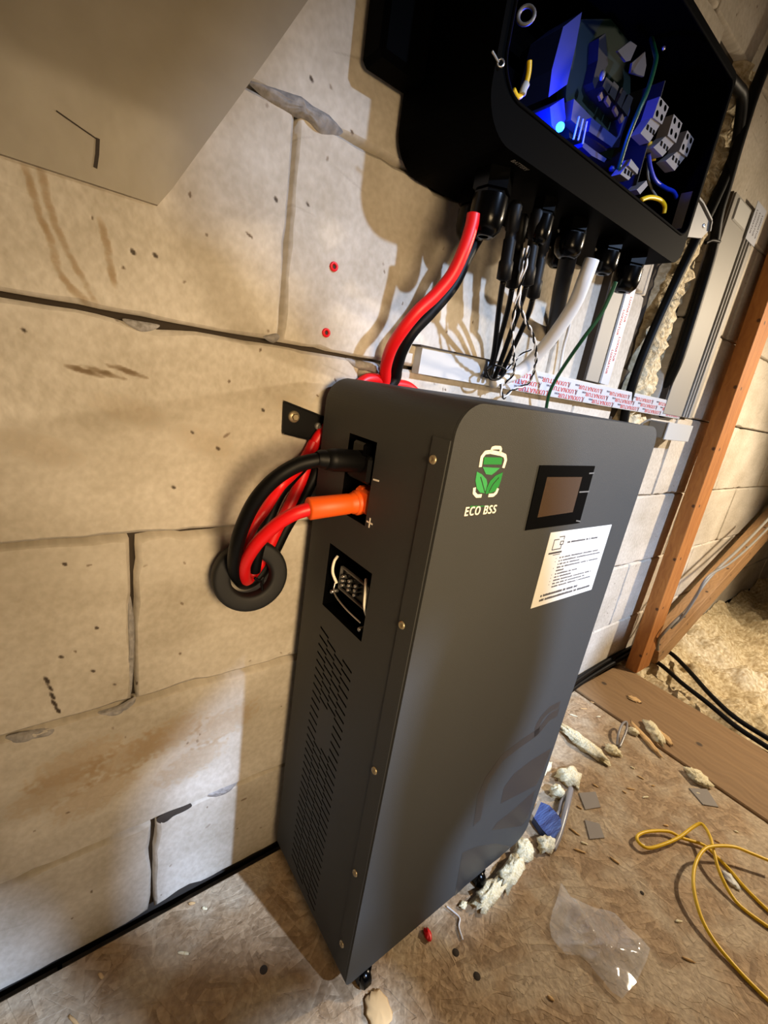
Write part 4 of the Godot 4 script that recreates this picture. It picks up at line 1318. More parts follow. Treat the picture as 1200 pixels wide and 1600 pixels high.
func build_cables() -> void:
	# ferrite ring hanging in the battery cables
	var rc: Vector3 = Vector3(-0.0943, 0.6426, 0.03)
	var ring := thing("ferrite_ring", "black ferrite ring hanging on the battery cables beside the cabinet", "ferrite ring", rc)
	var prof := []
	for k in 25:
		var a := TAU * k / 24.0
		var q := Vector2(pow(absf(cos(a)), 0.5) * signf(cos(a)), pow(absf(sin(a)), 0.5) * signf(sin(a)))
		prof.append(Vector2(0.041 - 0.0125 * q.x, 0.0115 * q.y))
	put("core", lathe(prof, Vector3.ZERO, Vector3(-0.12, 0.12, 1), 48), M.ferrite, ring)
	# battery plugs
	var plug := thing("orange_plug", "orange battery plug pushed into the plus socket of the cabinet", "plug", Vector3(-0.0298, 0.7834, 0.138))
	var pa: Vector3 = Vector3(0.023, 0.7834, 0.132)
	var pb: Vector3 = Vector3(-0.0646, 0.7749, 0.125)
	var ax := (pb - pa).normalized()
	var len_ := pa.distance_to(pb)
	var rel := pa - plug.position
	put("shell", lathe([Vector2(0.001, -0.012), Vector2(0.0125, -0.012), Vector2(0.0145, 0.0), Vector2(0.0145, len_ * 0.30), Vector2(0.013, len_ * 0.33), Vector2(0.0138, len_ * 0.37), Vector2(0.0145, len_ * 0.98), Vector2(0.012, len_), Vector2(0.001, len_)], rel, ax, 20), M.orange, plug)
	put("collar", lathe([Vector2(0.0148, len_ * 0.1), Vector2(0.0168, len_ * 0.12), Vector2(0.0168, len_ * 0.24), Vector2(0.0148, len_ * 0.26)], rel, ax, 20), M.orange, plug)
	put("release_tab", cbox(Vector3(0.02, 0.010, 0.012), 0.002), M.orange, plug, rel + ax * 0.008 + Vector3(0, 0.017, 0.0))
	var bp := thing("black_plug", "black battery plug pushed into the minus socket of the cabinet", "plug", Vector3(-0.0199, 0.8375, 0.135))
	pa = Vector3(0.0243, 0.8368, 0.13)
	pb = Vector3(-0.0511, 0.8391, 0.13)
	ax = (pb - pa).normalized()
	len_ = pa.distance_to(pb)
	put("shell", lathe([Vector2(0.001, -0.01), Vector2(0.014, -0.01), Vector2(0.0145, len_ * 0.85), Vector2(0.0125, len_), Vector2(0.001, len_)], pa - bp.position, ax, 20), M.black, bp)
	put("strain_relief", lathe([Vector2(0.0125, len_ * 0.98), Vector2(0.0115, len_ * 1.0), Vector2(0.0115, len_ * 1.1), Vector2(0.009, len_ * 1.16)], pa - bp.position, ax, 18), M.rubber, bp)
	# the two battery cables: plug -> ring -> behind the cabinet -> inverter
	cable("red_cable", [Vector3(-0.0619, 0.7748, 0.125), Vector3(-0.0781, 0.7681, 0.12), Vector3(-0.0921, 0.7561, 0.112), Vector3(-0.1041, 0.7372, 0.1), Vector3(-0.1133, 0.7128, 0.085), Vector3(-0.1148, 0.6782, 0.06), Vector3(-0.1051, 0.6461, 0.036), Vector3(-0.0931, 0.6283, 0.016), Vector3(-0.0792, 0.6366, 0.009), Vector3(-0.0643, 0.6635, 0.0095), Vector3(-0.05, 0.6997, 0.0095), Vector3(-0.033, 0.7396, 0.0095), Vector3(-0.018, 0.7773, 0.0095), Vector3(-0.009, 0.8108, 0.0095), Vector3(0.0053, 0.8482, 0.0105), Vector3(0.0491, 0.8895, 0.0115), Vector3(0.0947, 0.9209, 0.012), Vector3(0.1062, 0.9379, 0.014), Vector3(0.0926, 0.9603, 0.03), Vector3(0.0787, 0.9839, 0.055), Vector3(0.0777, 1.008, 0.075), Vector3(0.087, 1.034, 0.09), Vector3(0.1047, 1.058, 0.1), Vector3(0.1186, 1.085, 0.11), Vector3(0.1237, 1.114, 0.118), Vector3(0.1278, 1.142, 0.12), Vector3(0.1279, 1.157, 0.12)], 0.0088, M.red, "thick red battery cable looping from the orange plug up to the inverter")
	cable("black_cable", [Vector3(-0.0493, 0.8392, 0.13), Vector3(-0.0655, 0.8369, 0.128), Vector3(-0.0853, 0.8289, 0.122), Vector3(-0.1066, 0.8115, 0.115), Vector3(-0.1228, 0.7852, 0.105), Vector3(-0.1308, 0.7502, 0.09), Vector3(-0.1331, 0.7127, 0.075), Vector3(-0.1257, 0.6705, 0.05), Vector3(-0.1112, 0.6402, 0.028), Vector3(-0.093, 0.62, 0.012), Vector3(-0.0726, 0.6281, 0.009), Vector3(-0.0547, 0.658, 0.0095), Vector3(-0.0357, 0.7026, 0.0095), Vector3(-0.016, 0.7387, 0.0095), Vector3(0.0012, 0.779, 0.0095), Vector3(0.0193, 0.8244, 0.0105), Vector3(0.0668, 0.8862, 0.012), Vector3(0.1214, 0.9357, 0.013), Vector3(0.1197, 0.9605, 0.022), Vector3(0.1103, 0.9855, 0.04), Vector3(0.1129, 1.013, 0.055), Vector3(0.1339, 1.045, 0.065), Vector3(0.1609, 1.085, 0.07), Vector3(0.1798, 1.128, 0.068), Vector3(0.1992, 1.157, 0.062)], 0.0092, M.rubber, "thick black battery cable looping from the black plug up to the inverter")
	cable("red_cable", [Vector3(-0.1134, 0.6848, 0.045), Vector3(-0.1114, 0.7094, 0.05), Vector3(-0.1021, 0.7316, 0.052), Vector3(-0.0883, 0.7493, 0.05), Vector3(-0.0794, 0.7714, 0.055), Vector3(-0.0721, 0.7879, 0.06), Vector3(-0.0536, 0.7984, 0.05), Vector3(-0.0311, 0.8061, 0.03), Vector3(-0.0135, 0.8215, 0.014), Vector3(-0.0047, 0.8384, 0.0115)], 0.0075, M.red, "short red cable turn crossing behind the plug above the ferrite ring")
	cable("black_cable", [Vector3(-0.088, 0.6488, 0.03), Vector3(-0.0886, 0.6789, 0.036), Vector3(-0.0817, 0.7126, 0.036), Vector3(-0.0717, 0.74, 0.034), Vector3(-0.0588, 0.7668, 0.03), Vector3(-0.0431, 0.7867, 0.028), Vector3(-0.0237, 0.8017, 0.02), Vector3(-0.0067, 0.8173, 0.012)], 0.0085, M.rubber, "short black cable turn between the two red strands at the ring")
	cable("red_cable", [Vector3(0.0466, 0.9037, 0.012), Vector3(0.0663, 0.9321, 0.012), Vector3(0.0877, 0.9394, 0.012), Vector3(0.1161, 0.9348, 0.01), Vector3(0.1599, 0.9338, 0.012), Vector3(0.2102, 0.9027, 0.012)], 0.0085, M.red, "red cable arch peeping over the cabinet top behind the upright cables")
	# cable tie on the ring
	var ti := put("cable_tie", tube([Vector3(-0.0935, 0.6455, 0.045), Vector3(-0.0855, 0.6401, 0.045), Vector3(-0.081, 0.6445, 0.045), Vector3(-0.0822, 0.6344, 0.045), Vector3(-0.0804, 0.6237, 0.045)], 0.0022, 6), M.black)
	tag(ti, "small black cable tie with its tail inside the ferrite ring", "cable tie")
	# solar connectors on pigtails under the inverter
	var n := 0
	for c in [[Vector3(0.2009, 1.14, 0.12), Vector3(0.2192, 1.101, 0.11), Vector3(0.245, 1.072, 0.09), Vector3(0.3125, 1.004, 0.04), Vector3(0.3129, 0.9704, 0.03)], [Vector3(0.2418, 1.153, 0.1), Vector3(0.2652, 1.102, 0.09), Vector3(0.2888, 1.072, 0.07), Vector3(0.3231, 1.01, 0.035), Vector3(0.3254, 0.9697, 0.03)], [Vector3(0.2367, 1.141, 0.13), Vector3(0.2598, 1.103, 0.12), Vector3(0.2801, 1.079, 0.1), Vector3(0.324, 1.006, 0.05), Vector3(0.3391, 0.9713, 0.03)], [Vector3(0.2872, 1.147, 0.11), Vector3(0.3066, 1.096, 0.1), Vector3(0.3278, 1.07, 0.08), Vector3(0.3428, 1.013, 0.05), Vector3(0.3523, 0.9752, 0.03)]]:
		var t := thing("solar_connector", ["black solar connector nearest the red cable, hanging under the inverter", "second black solar connector from the red cable under the inverter", "third black solar connector from the red cable under the inverter", "fourth black solar connector, beside the thick black conduit"][n], "connector", c[0], "solar connectors under the inverter")
		var a := Vector3(c[0].x, 1.195, c[0].z)
		var d: Vector3 = c[1] - a
		var L := d.length()
		put("socket_body", lathe([Vector2(0.006, 0.0), Vector2(0.0095, 0.006), Vector2(0.0095, L * 0.35), Vector2(0.0075, L * 0.37), Vector2(0.0075, L * 0.45), Vector2(0.0088, L * 0.47), Vector2(0.0088, L * 0.72), Vector2(0.0105, L * 0.75), Vector2(0.0105, L * 0.97), Vector2(0.004, L)], a - c[0], d, 14), M.black, t)
		put("lead", tube([c[1] - c[0], c[2] - c[0], c[3] - c[0], c[4] - c[0]], 0.0042, 8), M.rubber, t)
		n += 1
	# black conduit going into the wall
	cable("black_conduit", [Vector3(0.3342, 1.185, 0.125), Vector3(0.3578, 1.161, 0.11), Vector3(0.4018, 1.13, 0.08), Vector3(0.4642, 1.096, 0.04), Vector3(0.5297, 1.071, -0.004)], 0.0135, M.black, "thick black conduit running from a gland into the wall hole")
	cable("white_cable", [Vector3(0.3845, 1.17, 0.135), Vector3(0.3854, 1.139, 0.13), Vector3(0.397, 1.105, 0.115), Vector3(0.4022, 1.063, 0.09), Vector3(0.405, 1.023, 0.06), Vector3(0.3937, 0.9927, 0.04), Vector3(0.3638, 0.9743, 0.03), Vector3(0.3399, 0.9655, 0.028)], 0.0115, M.white_cable, "thick white sheathed cable bending from inverter gland to trunking")
	cable("white_cable", [Vector3(0.5237, 1.131, 0.03), Vector3(0.543, 1.092, 0.02), Vector3(0.5543, 1.056, 0.012), Vector3(0.5611, 1.012, 0.012)], 0.003, M.white_cable, "thin white cable hanging against the wall behind the thick one")
	cable("green_wire", [Vector3(0.4526, 1.153, 0.145), Vector3(0.4564, 1.135, 0.14), Vector3(0.4593, 1.103, 0.13), Vector3(0.4599, 1.065, 0.11), Vector3(0.477, 1.028, 0.08), Vector3(0.4928, 0.9946, 0.055), Vector3(0.5033, 0.9629, 0.04), Vector3(0.5212, 0.9307, 0.03)], 0.0034, M.green_wire, "thin green earth wire curving from the last gland behind the cabinet")
	twisted("signal_pair", [Vector3(0.2218, 1.144, 0.14), Vector3(0.2241, 1.117, 0.14), Vector3(0.2342, 1.095, 0.13), Vector3(0.246, 1.063, 0.12), Vector3(0.2634, 1.039, 0.11), Vector3(0.3013, 1.015, 0.09), Vector3(0.3519, 0.989, 0.06), Vector3(0.3619, 0.9659, 0.04)], 0.0014, 0.034, M.white_cable, M.rubber, "twisted black and white signal pair hanging in front of the connectors", "twisted signal pairs")
	twisted("signal_pair", [Vector3(0.2385, 1.148, 0.12), Vector3(0.2446, 1.106, 0.12), Vector3(0.2525, 1.082, 0.12), Vector3(0.2742, 1.06, 0.12), Vector3(0.3136, 1.046, 0.11), Vector3(0.3455, 1.025, 0.1), Vector3(0.3811, 1.003, 0.08), Vector3(0.4082, 0.9751, 0.055), Vector3(0.3715, 0.9565, 0.05), Vector3(0.3513, 0.9407, 0.05), Vector3(0.3495, 0.9645, 0.04)], 0.0014, 0.034, M.white_cable, M.rubber, "twisted black and white pair making the wide loop over the printed trunking", "twisted signal pairs")
	twisted("signal_pair", [Vector3(0.3855, 1.032, 0.06), Vector3(0.3708, 1.017, 0.05), Vector3(0.3608, 0.9941, 0.04), Vector3(0.3551, 0.976, 0.035), Vector3(0.383, 0.9771, 0.035), Vector3(0.4067, 0.9898, 0.04)], 0.0012, 0.03, M.white_cable, M.rubber, "short tangle of black and white wire on the trunking end", "twisted signal pairs")
	var tie := put("cable_tie", tube([Vector3(0.2911, 0.9824, 0.05), Vector3(0.3019, 0.9902, 0.05), Vector3(0.3217, 0.9929, 0.05), Vector3(0.3417, 0.9869, 0.05), Vector3(0.3291, 0.9721, 0.05), Vector3(0.3057, 0.9692, 0.05), Vector3(0.2918, 0.9804, 0.05)], 0.002, 6), M.black)
	tag(tie, "black cable tie bundling the solar leads above the trunking", "cable tie")
	# black cables in the chase on the right and along the floor
	cable("riser_cable", [Vector3(0.8275, 1.642, 0.03), Vector3(0.9129, 1.653, 0.028), Vector3(0.9577, 1.655, 0.026), Vector3(0.9923, 1.622, 0.024), Vector3(1.019, 1.563, 0.022), Vector3(0.9986, 1.471, 0.022), Vector3(0.9674, 1.382, 0.022), Vector3(0.93, 1.26, 0.02), Vector3(0.8993, 1.121, 0.016), Vector3(0.8939, 1.03, 0.012), Vector3(0.9115, 0.9588, 0.006), Vector3(0.9376, 0.8743, 0.006)], 0.0115, M.rubber, "black cable in the foamed wall chase behind the inverter", "cables in the wall chase")
	cable("riser_cable", [Vector3(1.063, 1.853, 0.022), Vector3(1.015, 1.703, 0.026), Vector3(1.009, 1.596, 0.028), Vector3(1.024, 1.505, 0.026), Vector3(1.035, 1.448, 0.024), Vector3(1.071, 1.38, 0.022), Vector3(1.084, 1.261, 0.022), Vector3(1.088, 1.119, 0.022), Vector3(1.109, 1.038, 0.006), Vector3(1.146, 0.9591, 0.006)], 0.0125, M.rubber, "black cable on the wall right of the chase foam", "cables in the wall chase")
	var t2 := put("cable_tie", tube([Vector3(0.9903, 1.371, 0.035), Vector3(1.02, 1.385, 0.035), Vector3(1.065, 1.394, 0.035)], 0.004, 6), M.black)
	tag(t2, "black tie around the cable right of the chase", "cable tie")
	cable("floor_cable", [Vector3(0.9768, 0.014, 0.0412), Vector3(1.126, 0.014, 0.0229), Vector3(1.313, 0.02, 0.0174), Vector3(1.44, 0.03, 0.0214), Vector3(1.563, 0.03, 0.021), Vector3(1.613, 0.016, 0.0501), Vector3(1.612, 0.012, 0.1172), Vector3(1.562, 0.012, 0.2116), Vector3(1.525, 0.012, 0.3075), Vector3(1.474, 0.014, 0.4088), Vector3(1.455, 0.014, 0.517), Vector3(1.4, 0.014, 0.7003)], 0.0085, M.rubber, "black floor cable, the nearer of two running past the plank stud", "floor cables")
	cable("floor_cable", [Vector3(0.9853, 0.036, 0.0339), Vector3(1.148, 0.034, 0.0161), Vector3(1.349, 0.036, 0.0065), Vector3(1.495, 0.042, 0.0095), Vector3(1.621, 0.042, 0.0171), Vector3(1.702, 0.034, 0.0641), Vector3(1.719, 0.03, 0.1093), Vector3(1.66, 0.024, 0.2001), Vector3(1.573, 0.022, 0.2996), Vector3(1.512, 0.022, 0.3959), Vector3(1.497, 0.022, 0.5053), Vector3(1.477, 0.022, 0.7018)], 0.0085, M.rubber, "black floor cable, the farther of two running past the plank stud", "floor cables")
	cable("grey_cable", [Vector3(2.365, 0.6235, 0.12), Vector3(2.149, 0.5428, 0.125), Vector3(1.969, 0.4725, 0.125), Vector3(1.797, 0.415, 0.125), Vector3(1.689, 0.3539, 0.125), Vector3(1.643, 0.2703, 0.12), Vector3(1.565, 0.2115, 0.11), Vector3(1.533, 0.1651, 0.1), Vector3(1.558, 0.1207, 0.09), Vector3(1.616, 0.0384, 0.09), Vector3(1.728, -0.0825, 0.08), Vector3(1.83, -0.1707, 0.08)], 0.0055, M.grey_pvc, "grey flat cable draped along the diagonal brace", "grey cables on the brace")
	cable("grey_cable", [Vector3(2.397, 0.5868, 0.13), Vector3(2.125, 0.4946, 0.135), Vector3(1.896, 0.4339, 0.135), Vector3(1.667, 0.4066, 0.135), Vector3(1.642, 0.318, 0.13), Vector3(1.605, 0.2476, 0.125), Vector3(1.571, 0.1902, 0.11)], 0.0045, M.grey_pvc, "thinner grey cable sagging beneath the flat one on the brace", "grey cables on the brace")

# ---------------------------------------------------------------- trunking
func build_trunking() -> void:
	# long horizontal trunking with printed protective film
	var zt := 0.018
	var t := thing("wall_trunking", "long white horizontal trunking with red printed film above the cabinet", "trunking", Vector3(0.7, 0.98, 0))
	var o := t.position
	var poly := PackedVector2Array([Vector2(0.166, 0.9574), Vector2(0.4075, 0.9699), Vector2(0.7443, 0.9863), Vector2(1.241, 1.012), Vector2(1.253, 0.9591), Vector2(0.7671, 0.9473), Vector2(0.4186, 0.9405), Vector2(0.1717, 0.9327)])
	var lo := PackedVector2Array()
	for p in [Vector2(0.168, 0.958), Vector2(0.40, 0.958), Vector2(1.235, 0.958), Vector2(1.235, 1.004), Vector2(0.40, 1.002), Vector2(0.168, 0.999)]:
		lo.append(p - Vector2(o.x, o.y))
	put("channel", extrude(lo, 0.0, zt), M.white_pvc, t)
	put("film", extrude(PackedVector2Array([Vector2(0.375, 0.960) - Vector2(o.x, o.y), Vector2(1.233, 0.960) - Vector2(o.x, o.y), Vector2(1.233, 1.0025) - Vector2(o.x, o.y), Vector2(0.375, 0.9995) - Vector2(o.x, o.y)]), zt, zt + 0.0005), M.film, t)
	var edge := begin()
	extrude_into(edge, PackedVector2Array([Vector2(0.16, 0.999) - Vector2(o.x, o.y), Vector2(0.40, 1.0015) - Vector2(o.x, o.y), Vector2(0.40, 1.0035) - Vector2(o.x, o.y), Vector2(0.16, 1.0015) - Vector2(o.x, o.y)]), 0.0, zt + 0.004)
	put("edge_seam", done(edge), M.joint, t)
	# print: words upside down in three staggered rows
	var word := text_mesh("LUXNATUR", 0.0105, "Droid Sans", true)
	var head := text_mesh("A", 0.013, "Droid Sans", true)
	var small := text_mesh("KOMA", 0.004, "Droid Sans", true)
	var red := begin()
	var gry := begin()
	for row in 3:
		for k in 12:
			var x: float = 0.43 + k * 0.14 + row * 0.035 - 0.02
			var y: float = 0.9885 - row * 0.0125 + (x - 0.4) * 0.003
			if x < 0.40 or x > 1.2:
				continue
			var b := Basis(Vector3(0, 0, 1), PI)
			red.append_from(word, 0, Transform3D(b * Basis.from_scale(Vector3(1.35, 0.85, 1)), Vector3(x, y, zt + 0.0007) - o))
			gry.append_from(head, 0, Transform3D(b * Basis.from_scale(Vector3(0.8, 0.9, 1)), Vector3(minf(x + 0.05, 1.228), y, zt + 0.0007) - o))
			gry.append_from(small, 0, Transform3D(b, Vector3(x - 0.058, y + 0.0025, zt + 0.0007) - o))
	put("film_words", red.commit(), M.film_red, t)
	put("film_marks", gry.commit(), M.film_grey, t)
	# upright trunking behind the inverter
	upright(0.655, 0.755, 1.006, 1.6, "grey upright trunking with printed film strip behind the earth wire", true)
	upright(1.10, 1.335, 0.965, 1.52, "wide grey upright trunking right of the foamed cable chase", false)
	# short box piece under the trunking end
	var s := thing("trunking_end", "short pale grey trunking piece at the cabinet's upper right corner", "trunking", Vector3(1.17, 0.92, 0))
	put("box", cbox(Vector3(0.175, 0.046, 0.05), 0.003), M.grey_pvc, s, Vector3(0, 0, 0.025))
	put("cover", cbox(Vector3(0.178, 0.049, 0.004), 0.001), M.white_pvc, s, Vector3(0, 0, 0.052))
	# chase: hollow with yellow foam between the cables
	var ch := put("chase_foam", chase_mesh(), M.foam, get_node("wall_back"))
	ch.set_meta("label", "yellow expanding foam strip filling the wall chase between black cables")

func chase_mesh() -> ArrayMesh:
	var nz := FastNoiseLite.new()
	nz.seed = 17
	nz.frequency = 14.0
	nz.fractal_octaves = 3
	var st := begin()
	st.set_smooth_group(1)
	var g := []
	for i in 61:
		var row: Array[Vector3] = []
		for k in 13:
			var y := 0.9 + 0.84 * i / 60.0
			var f := k / 12.0
			var x := lerpf(0.905, 1.09, f) + 0.012 * nz.get_noise_2d(y, k * 0.02)
			if y > 1.25:
				x += (y - 1.25) * 0.12
			var z := -0.03 + 0.04 * sin(PI * clampf(f * 0.9 + 0.1, 0, 1)) + 0.02 * nz.get_noise_2d(x * 1.5, y * 1.5) + 0.012 * nz.get_noise_2d(x * 4, y * 4)
			if f == 0.0:
				z = -0.04
			row.append(Vector3(x, y, z))
		g.append(row)
	for i in 60:
		for k in 12:
			quad(st, g[i][k], g[i][k + 1], g[i + 1][k + 1], g[i + 1][k])
	return done(st)

func upright(x0: float, x1: float, y0: float, y1: float, label: String, film: bool) -> void:
	var t := thing("upright_trunking", label, "trunking", Vector3((x0 + x1) / 2, y0, 0))
	var w := x1 - x0
	var h := y1 - y0
	put("channel", cbox(Vector3(w, h, 0.016), 0.0015), M.grey_pvc, t, Vector3(0, h / 2, 0.008))
	put("cover", cbox(Vector3(w * 0.55, h, 0.004), 0.001), M.grey_pvc, t, Vector3(-w * 0.2, h / 2, 0.018))
	put("seam", cbox(Vector3(0.004, h, 0.0175), 0.0005), M.joint, t, Vector3(-w / 2 - 0.0005, h / 2, 0.008))
	for k in 3:
		put("ridge", cbox(Vector3(0.006, h, 0.005), 0.0015), M.white_pvc, t, Vector3(w * (0.16 + 0.09 * k), h / 2, 0.0185))
	if film:
		put("film", cbox(Vector3(w * 0.36, h, 0.0008), 0.0002), M.film, t, Vector3(w * 0.33, h / 2, 0.0215))
		var st := begin()
		var wd := text_mesh("LUXNATUR", 0.0075, "Droid Sans", true)
		for k in 5:
			for c in 2:
				st.append_from(wd, 0, Transform3D(Basis(Vector3(0, 0, 1), -PI / 2), Vector3(w * (0.26 + 0.15 * c), 0.05 + k * 0.085 + c * 0.03, 0.0221)))
		put("film_words", st.commit(), M.film_red, t)
	else:
		put("end_cap", cbox(Vector3(w * 0.4, 0.05, 0.024), 0.003), M.white_pvc, t, Vector3(-w * 0.18, h - 0.03, 0.012))
		put("film_tag", cbox(Vector3(w * 0.34, 0.09, 0.001), 0.0002), M.film, t, Vector3(w * 0.30, h - 0.02, 0.0225))
		var s2 := begin()
		var wd2 := text_mesh("LUXNATUR", 0.008, "Droid Sans", true)
		for k in 3:
			s2.append_from(wd2, 0, Transform3D(Basis(Vector3(0, 0, 1), -PI / 2), Vector3(w * (0.2 + 0.1 * k), h - 0.02, 0.0232)))
		put("film_words", s2.commit(), M.film_grey, t)

# ---------------------------------------------------------------- timbers
func beam(a: Vector3, b: Vector3, up: Vector3, w: float, d: float, m: Material, called: String, parent: Node = self) -> MeshInstance3D:
	# beam from a to b; w across (up x axis), d along up
	var y := (b - a).normalized()
	var z := (up - y * up.dot(y)).normalized()
	var x := y.cross(z)
	var o := put(called, cbox(Vector3(w, a.distance_to(b), d), 0.002), m, parent)
	o.transform = Transform3D(Basis(x, y, z), (a + b) / 2)
	return o

func build_timbers() -> void:
	var s := beam(Vector3(1.507, 0.006, 0.067), Vector3(1.515, 2.3, -0.0 + 0.026), Vector3(0, 0, 1), 0.115, 0.044, M.timber, "plank_stud")
	tag(s, "orange brown timber stud standing on the floor edge right of the cabinet", "timber")
	var b := beam(Vector3(1.60, 0.03, 0.065), Vector3(3.6, 0.985, 0.065), Vector3(0, 0, 1), 0.095, 0.07, M.brace, "diagonal_brace")
	tag(b, "greyish tan timber brace slanting up to the right behind the stud", "timber")

# ---------------------------------------------------------------- things on the floor
func strip_lump(a: Vector3, b: Vector3, w: float, h: float, seed_: int, rough := 0.35) -> ArrayMesh:
	var l := a.distance_to(b)
	return lump(Vector3(l, h, w), seed_, rough, 9, 2.2)

func lay(called: String, a: Vector3, b: Vector3, w: float, h: float, m: Material, label: String, cat: String, group := "", seed_ := 1, rough := 0.35) -> void:
	var o := put(called, strip_lump(a, b, w, h, seed_, rough), m)
	o.position = (a + b) / 2 + Vector3(0, h * 0.42, 0)
	var d := b - a
	o.rotation.y = atan2(-d.z, d.x)
	tag(o, label, cat, group)

func build_floor_things() -> void:
	# spray foam offcuts
	var F: StandardMaterial3D = M.foam_chip
	lay("foam_scrap", Vector3(0.8997, 0, 0.1086), Vector3(0.8972, 0, 0.2509), 0.05, 0.022, F, "long cream foam offcut lying beside the cabinet's right edge", "foam scrap", "foam offcuts", 11)
	lay("foam_scrap", Vector3(0.9536, 0, 0.2194), Vector3(0.9656, 0, 0.2622), 0.035, 0.02, F, "small cream foam crumb at the tip of the long offcut", "foam scrap", "foam offcuts", 12)
	lay("foam_scrap", Vector3(1.149, 0, 0.205), Vector3(1.081, 0, 0.3282), 0.02, 0.012, M.chip, "long tan foam sliver lying against the floor plank", "foam scrap", "foam offcuts", 13)
	lay("foam_scrap", Vector3(1.19, 0, 0.2383), Vector3(1.134, 0, 0.3085), 0.045, 0.03, F, "thick cream foam offcut beside the tan sliver", "foam scrap", "foam offcuts", 14)
	lay("wood_splinter", Vector3(1.186, 0.006, 0.2738), Vector3(1.161, 0.006, 0.3293), 0.022, 0.012, M.chip, "tan wood splinter lying on the floor plank edge", "wood splinter", "", 15)
	lay("foam_scrap", Vector3(1.105, 0, 0.2192), Vector3(1.112, 0, 0.2522), 0.03, 0.016, F, "curled cream foam flake between sliver and plastic clip", "foam scrap", "foam offcuts", 16)
	lay("foam_scrap", Vector3(1.103, 0, 0.3881), Vector3(1.096, 0, 0.4527), 0.05, 0.02, F, "pale foam slab lying at the dark gap of the plank", "foam scrap", "foam offcuts", 17)
	lay("foam_scrap", Vector3(0.7114, 0, 0.2201), Vector3(0.7765, 0, 0.2377), 0.05, 0.03, F, "cream foam curl behind the brush, beside the cabinet", "foam scrap", "foam offcuts", 18)
	lay("foam_scrap", Vector3(0.6506, 0, 0.2311), Vector3(0.6818, 0, 0.2483), 0.03, 0.032, F, "round white foam crumb just behind the blue brush", "foam scrap", "foam offcuts", 19, 0.45)
	lay("foam_scrap", Vector3(0.503, 0, 0.3046), Vector3(0.5454, 0, 0.3096), 0.035, 0.026, F, "yellowish foam crumb in front of the blue brush", "foam scrap", "foam offcuts", 20, 0.5)
	lay("foam_scrap", Vector3(0.7793, 0, 0.2186), Vector3(0.7341, 0, 0.2626), 0.016, 0.012, F, "curved foam peel beside the foam curl", "foam scrap", "foam offcuts", 21)
	lay("foam_scrap", Vector3(0.6752, 0, 0.185), Vector3(0.7395, 0, 0.1738), 0.02, 0.02, F, "foam scrap half hidden behind the cabinet's right edge", "foam scrap", "foam offcuts", 22)
	lay("foam_scrap", Vector3(0.2846, 0, 0.3078), Vector3(0.3769, 0, 0.3052), 0.03, 0.022, F, "ragged cream foam spill under the cabinet's front right castor", "foam scrap", "foam offcuts", 23, 0.6)
	lay("foam_scrap", Vector3(0.3605, 0, 0.3119), Vector3(0.4462, 0, 0.295), 0.035, 0.026, F, "bright foam spill below the cabinet's rounded lower corner", "foam scrap", "foam offcuts", 24, 0.5)
	lay("foam_scrap", Vector3(0.4405, 0, 0.2993), Vector3(0.4915, 0, 0.2785), 0.04, 0.024, F, "flat foam flap at the cabinet's lower right corner", "foam scrap", "foam offcuts", 25, 0.3)
	lay("foam_scrap", Vector3(0.2637, 0, 0.2902), Vector3(0.2812, 0, 0.2907), 0.012, 0.008, F, "tiny white foam bit under the cabinet front edge", "foam scrap", "foam offcuts", 26)
	lay("wood_splinter", Vector3(0.0267, 0, 0.3171), Vector3(0.0646, 0, 0.3271), 0.05, 0.008, M.chip, "pale broad wood chip at the bottom below the cabinet corner", "wood splinter", "", 27, 0.2)
	lay("red_scrap", Vector3(0.1833, 0, 0.2798), Vector3(0.1774, 0, 0.2987), 0.012, 0.010, M.red, "small red plastic scrap at the cabinet's front bottom edge", "plastic scrap", "", 28)
	lay("plastic_scrap", Vector3(0.8509, 0, 0.5582), Vector3(0.8331, 0, 0.5902), 0.02, 0.008, mat(Color(0.85, 0.85, 0.83), 0.5), "white plastic sliver lying between the yellow wire strands", "plastic scrap", "", 29)
	lay("wood_splinter", Vector3(1.27, 0.006, 0.1396), Vector3(1.28, 0.006, 0.1797), 0.03, 0.006, M.chip, "thin tan flake lying on the plank near the stud", "wood splinter", "", 30)
	var str_ := put("white_string", tube([Vector3(0.2431, 0.003, 0.275), Vector3(0.2479, 0.003, 0.2877), Vector3(0.251, 0.003, 0.3018), Vector3(0.2395, 0.003, 0.3114), Vector3(0.2313, 0.003, 0.3292)], 0.0016, 6), M.white_cable)
	tag(str_, "short white string on the floor before the cabinet", "string")
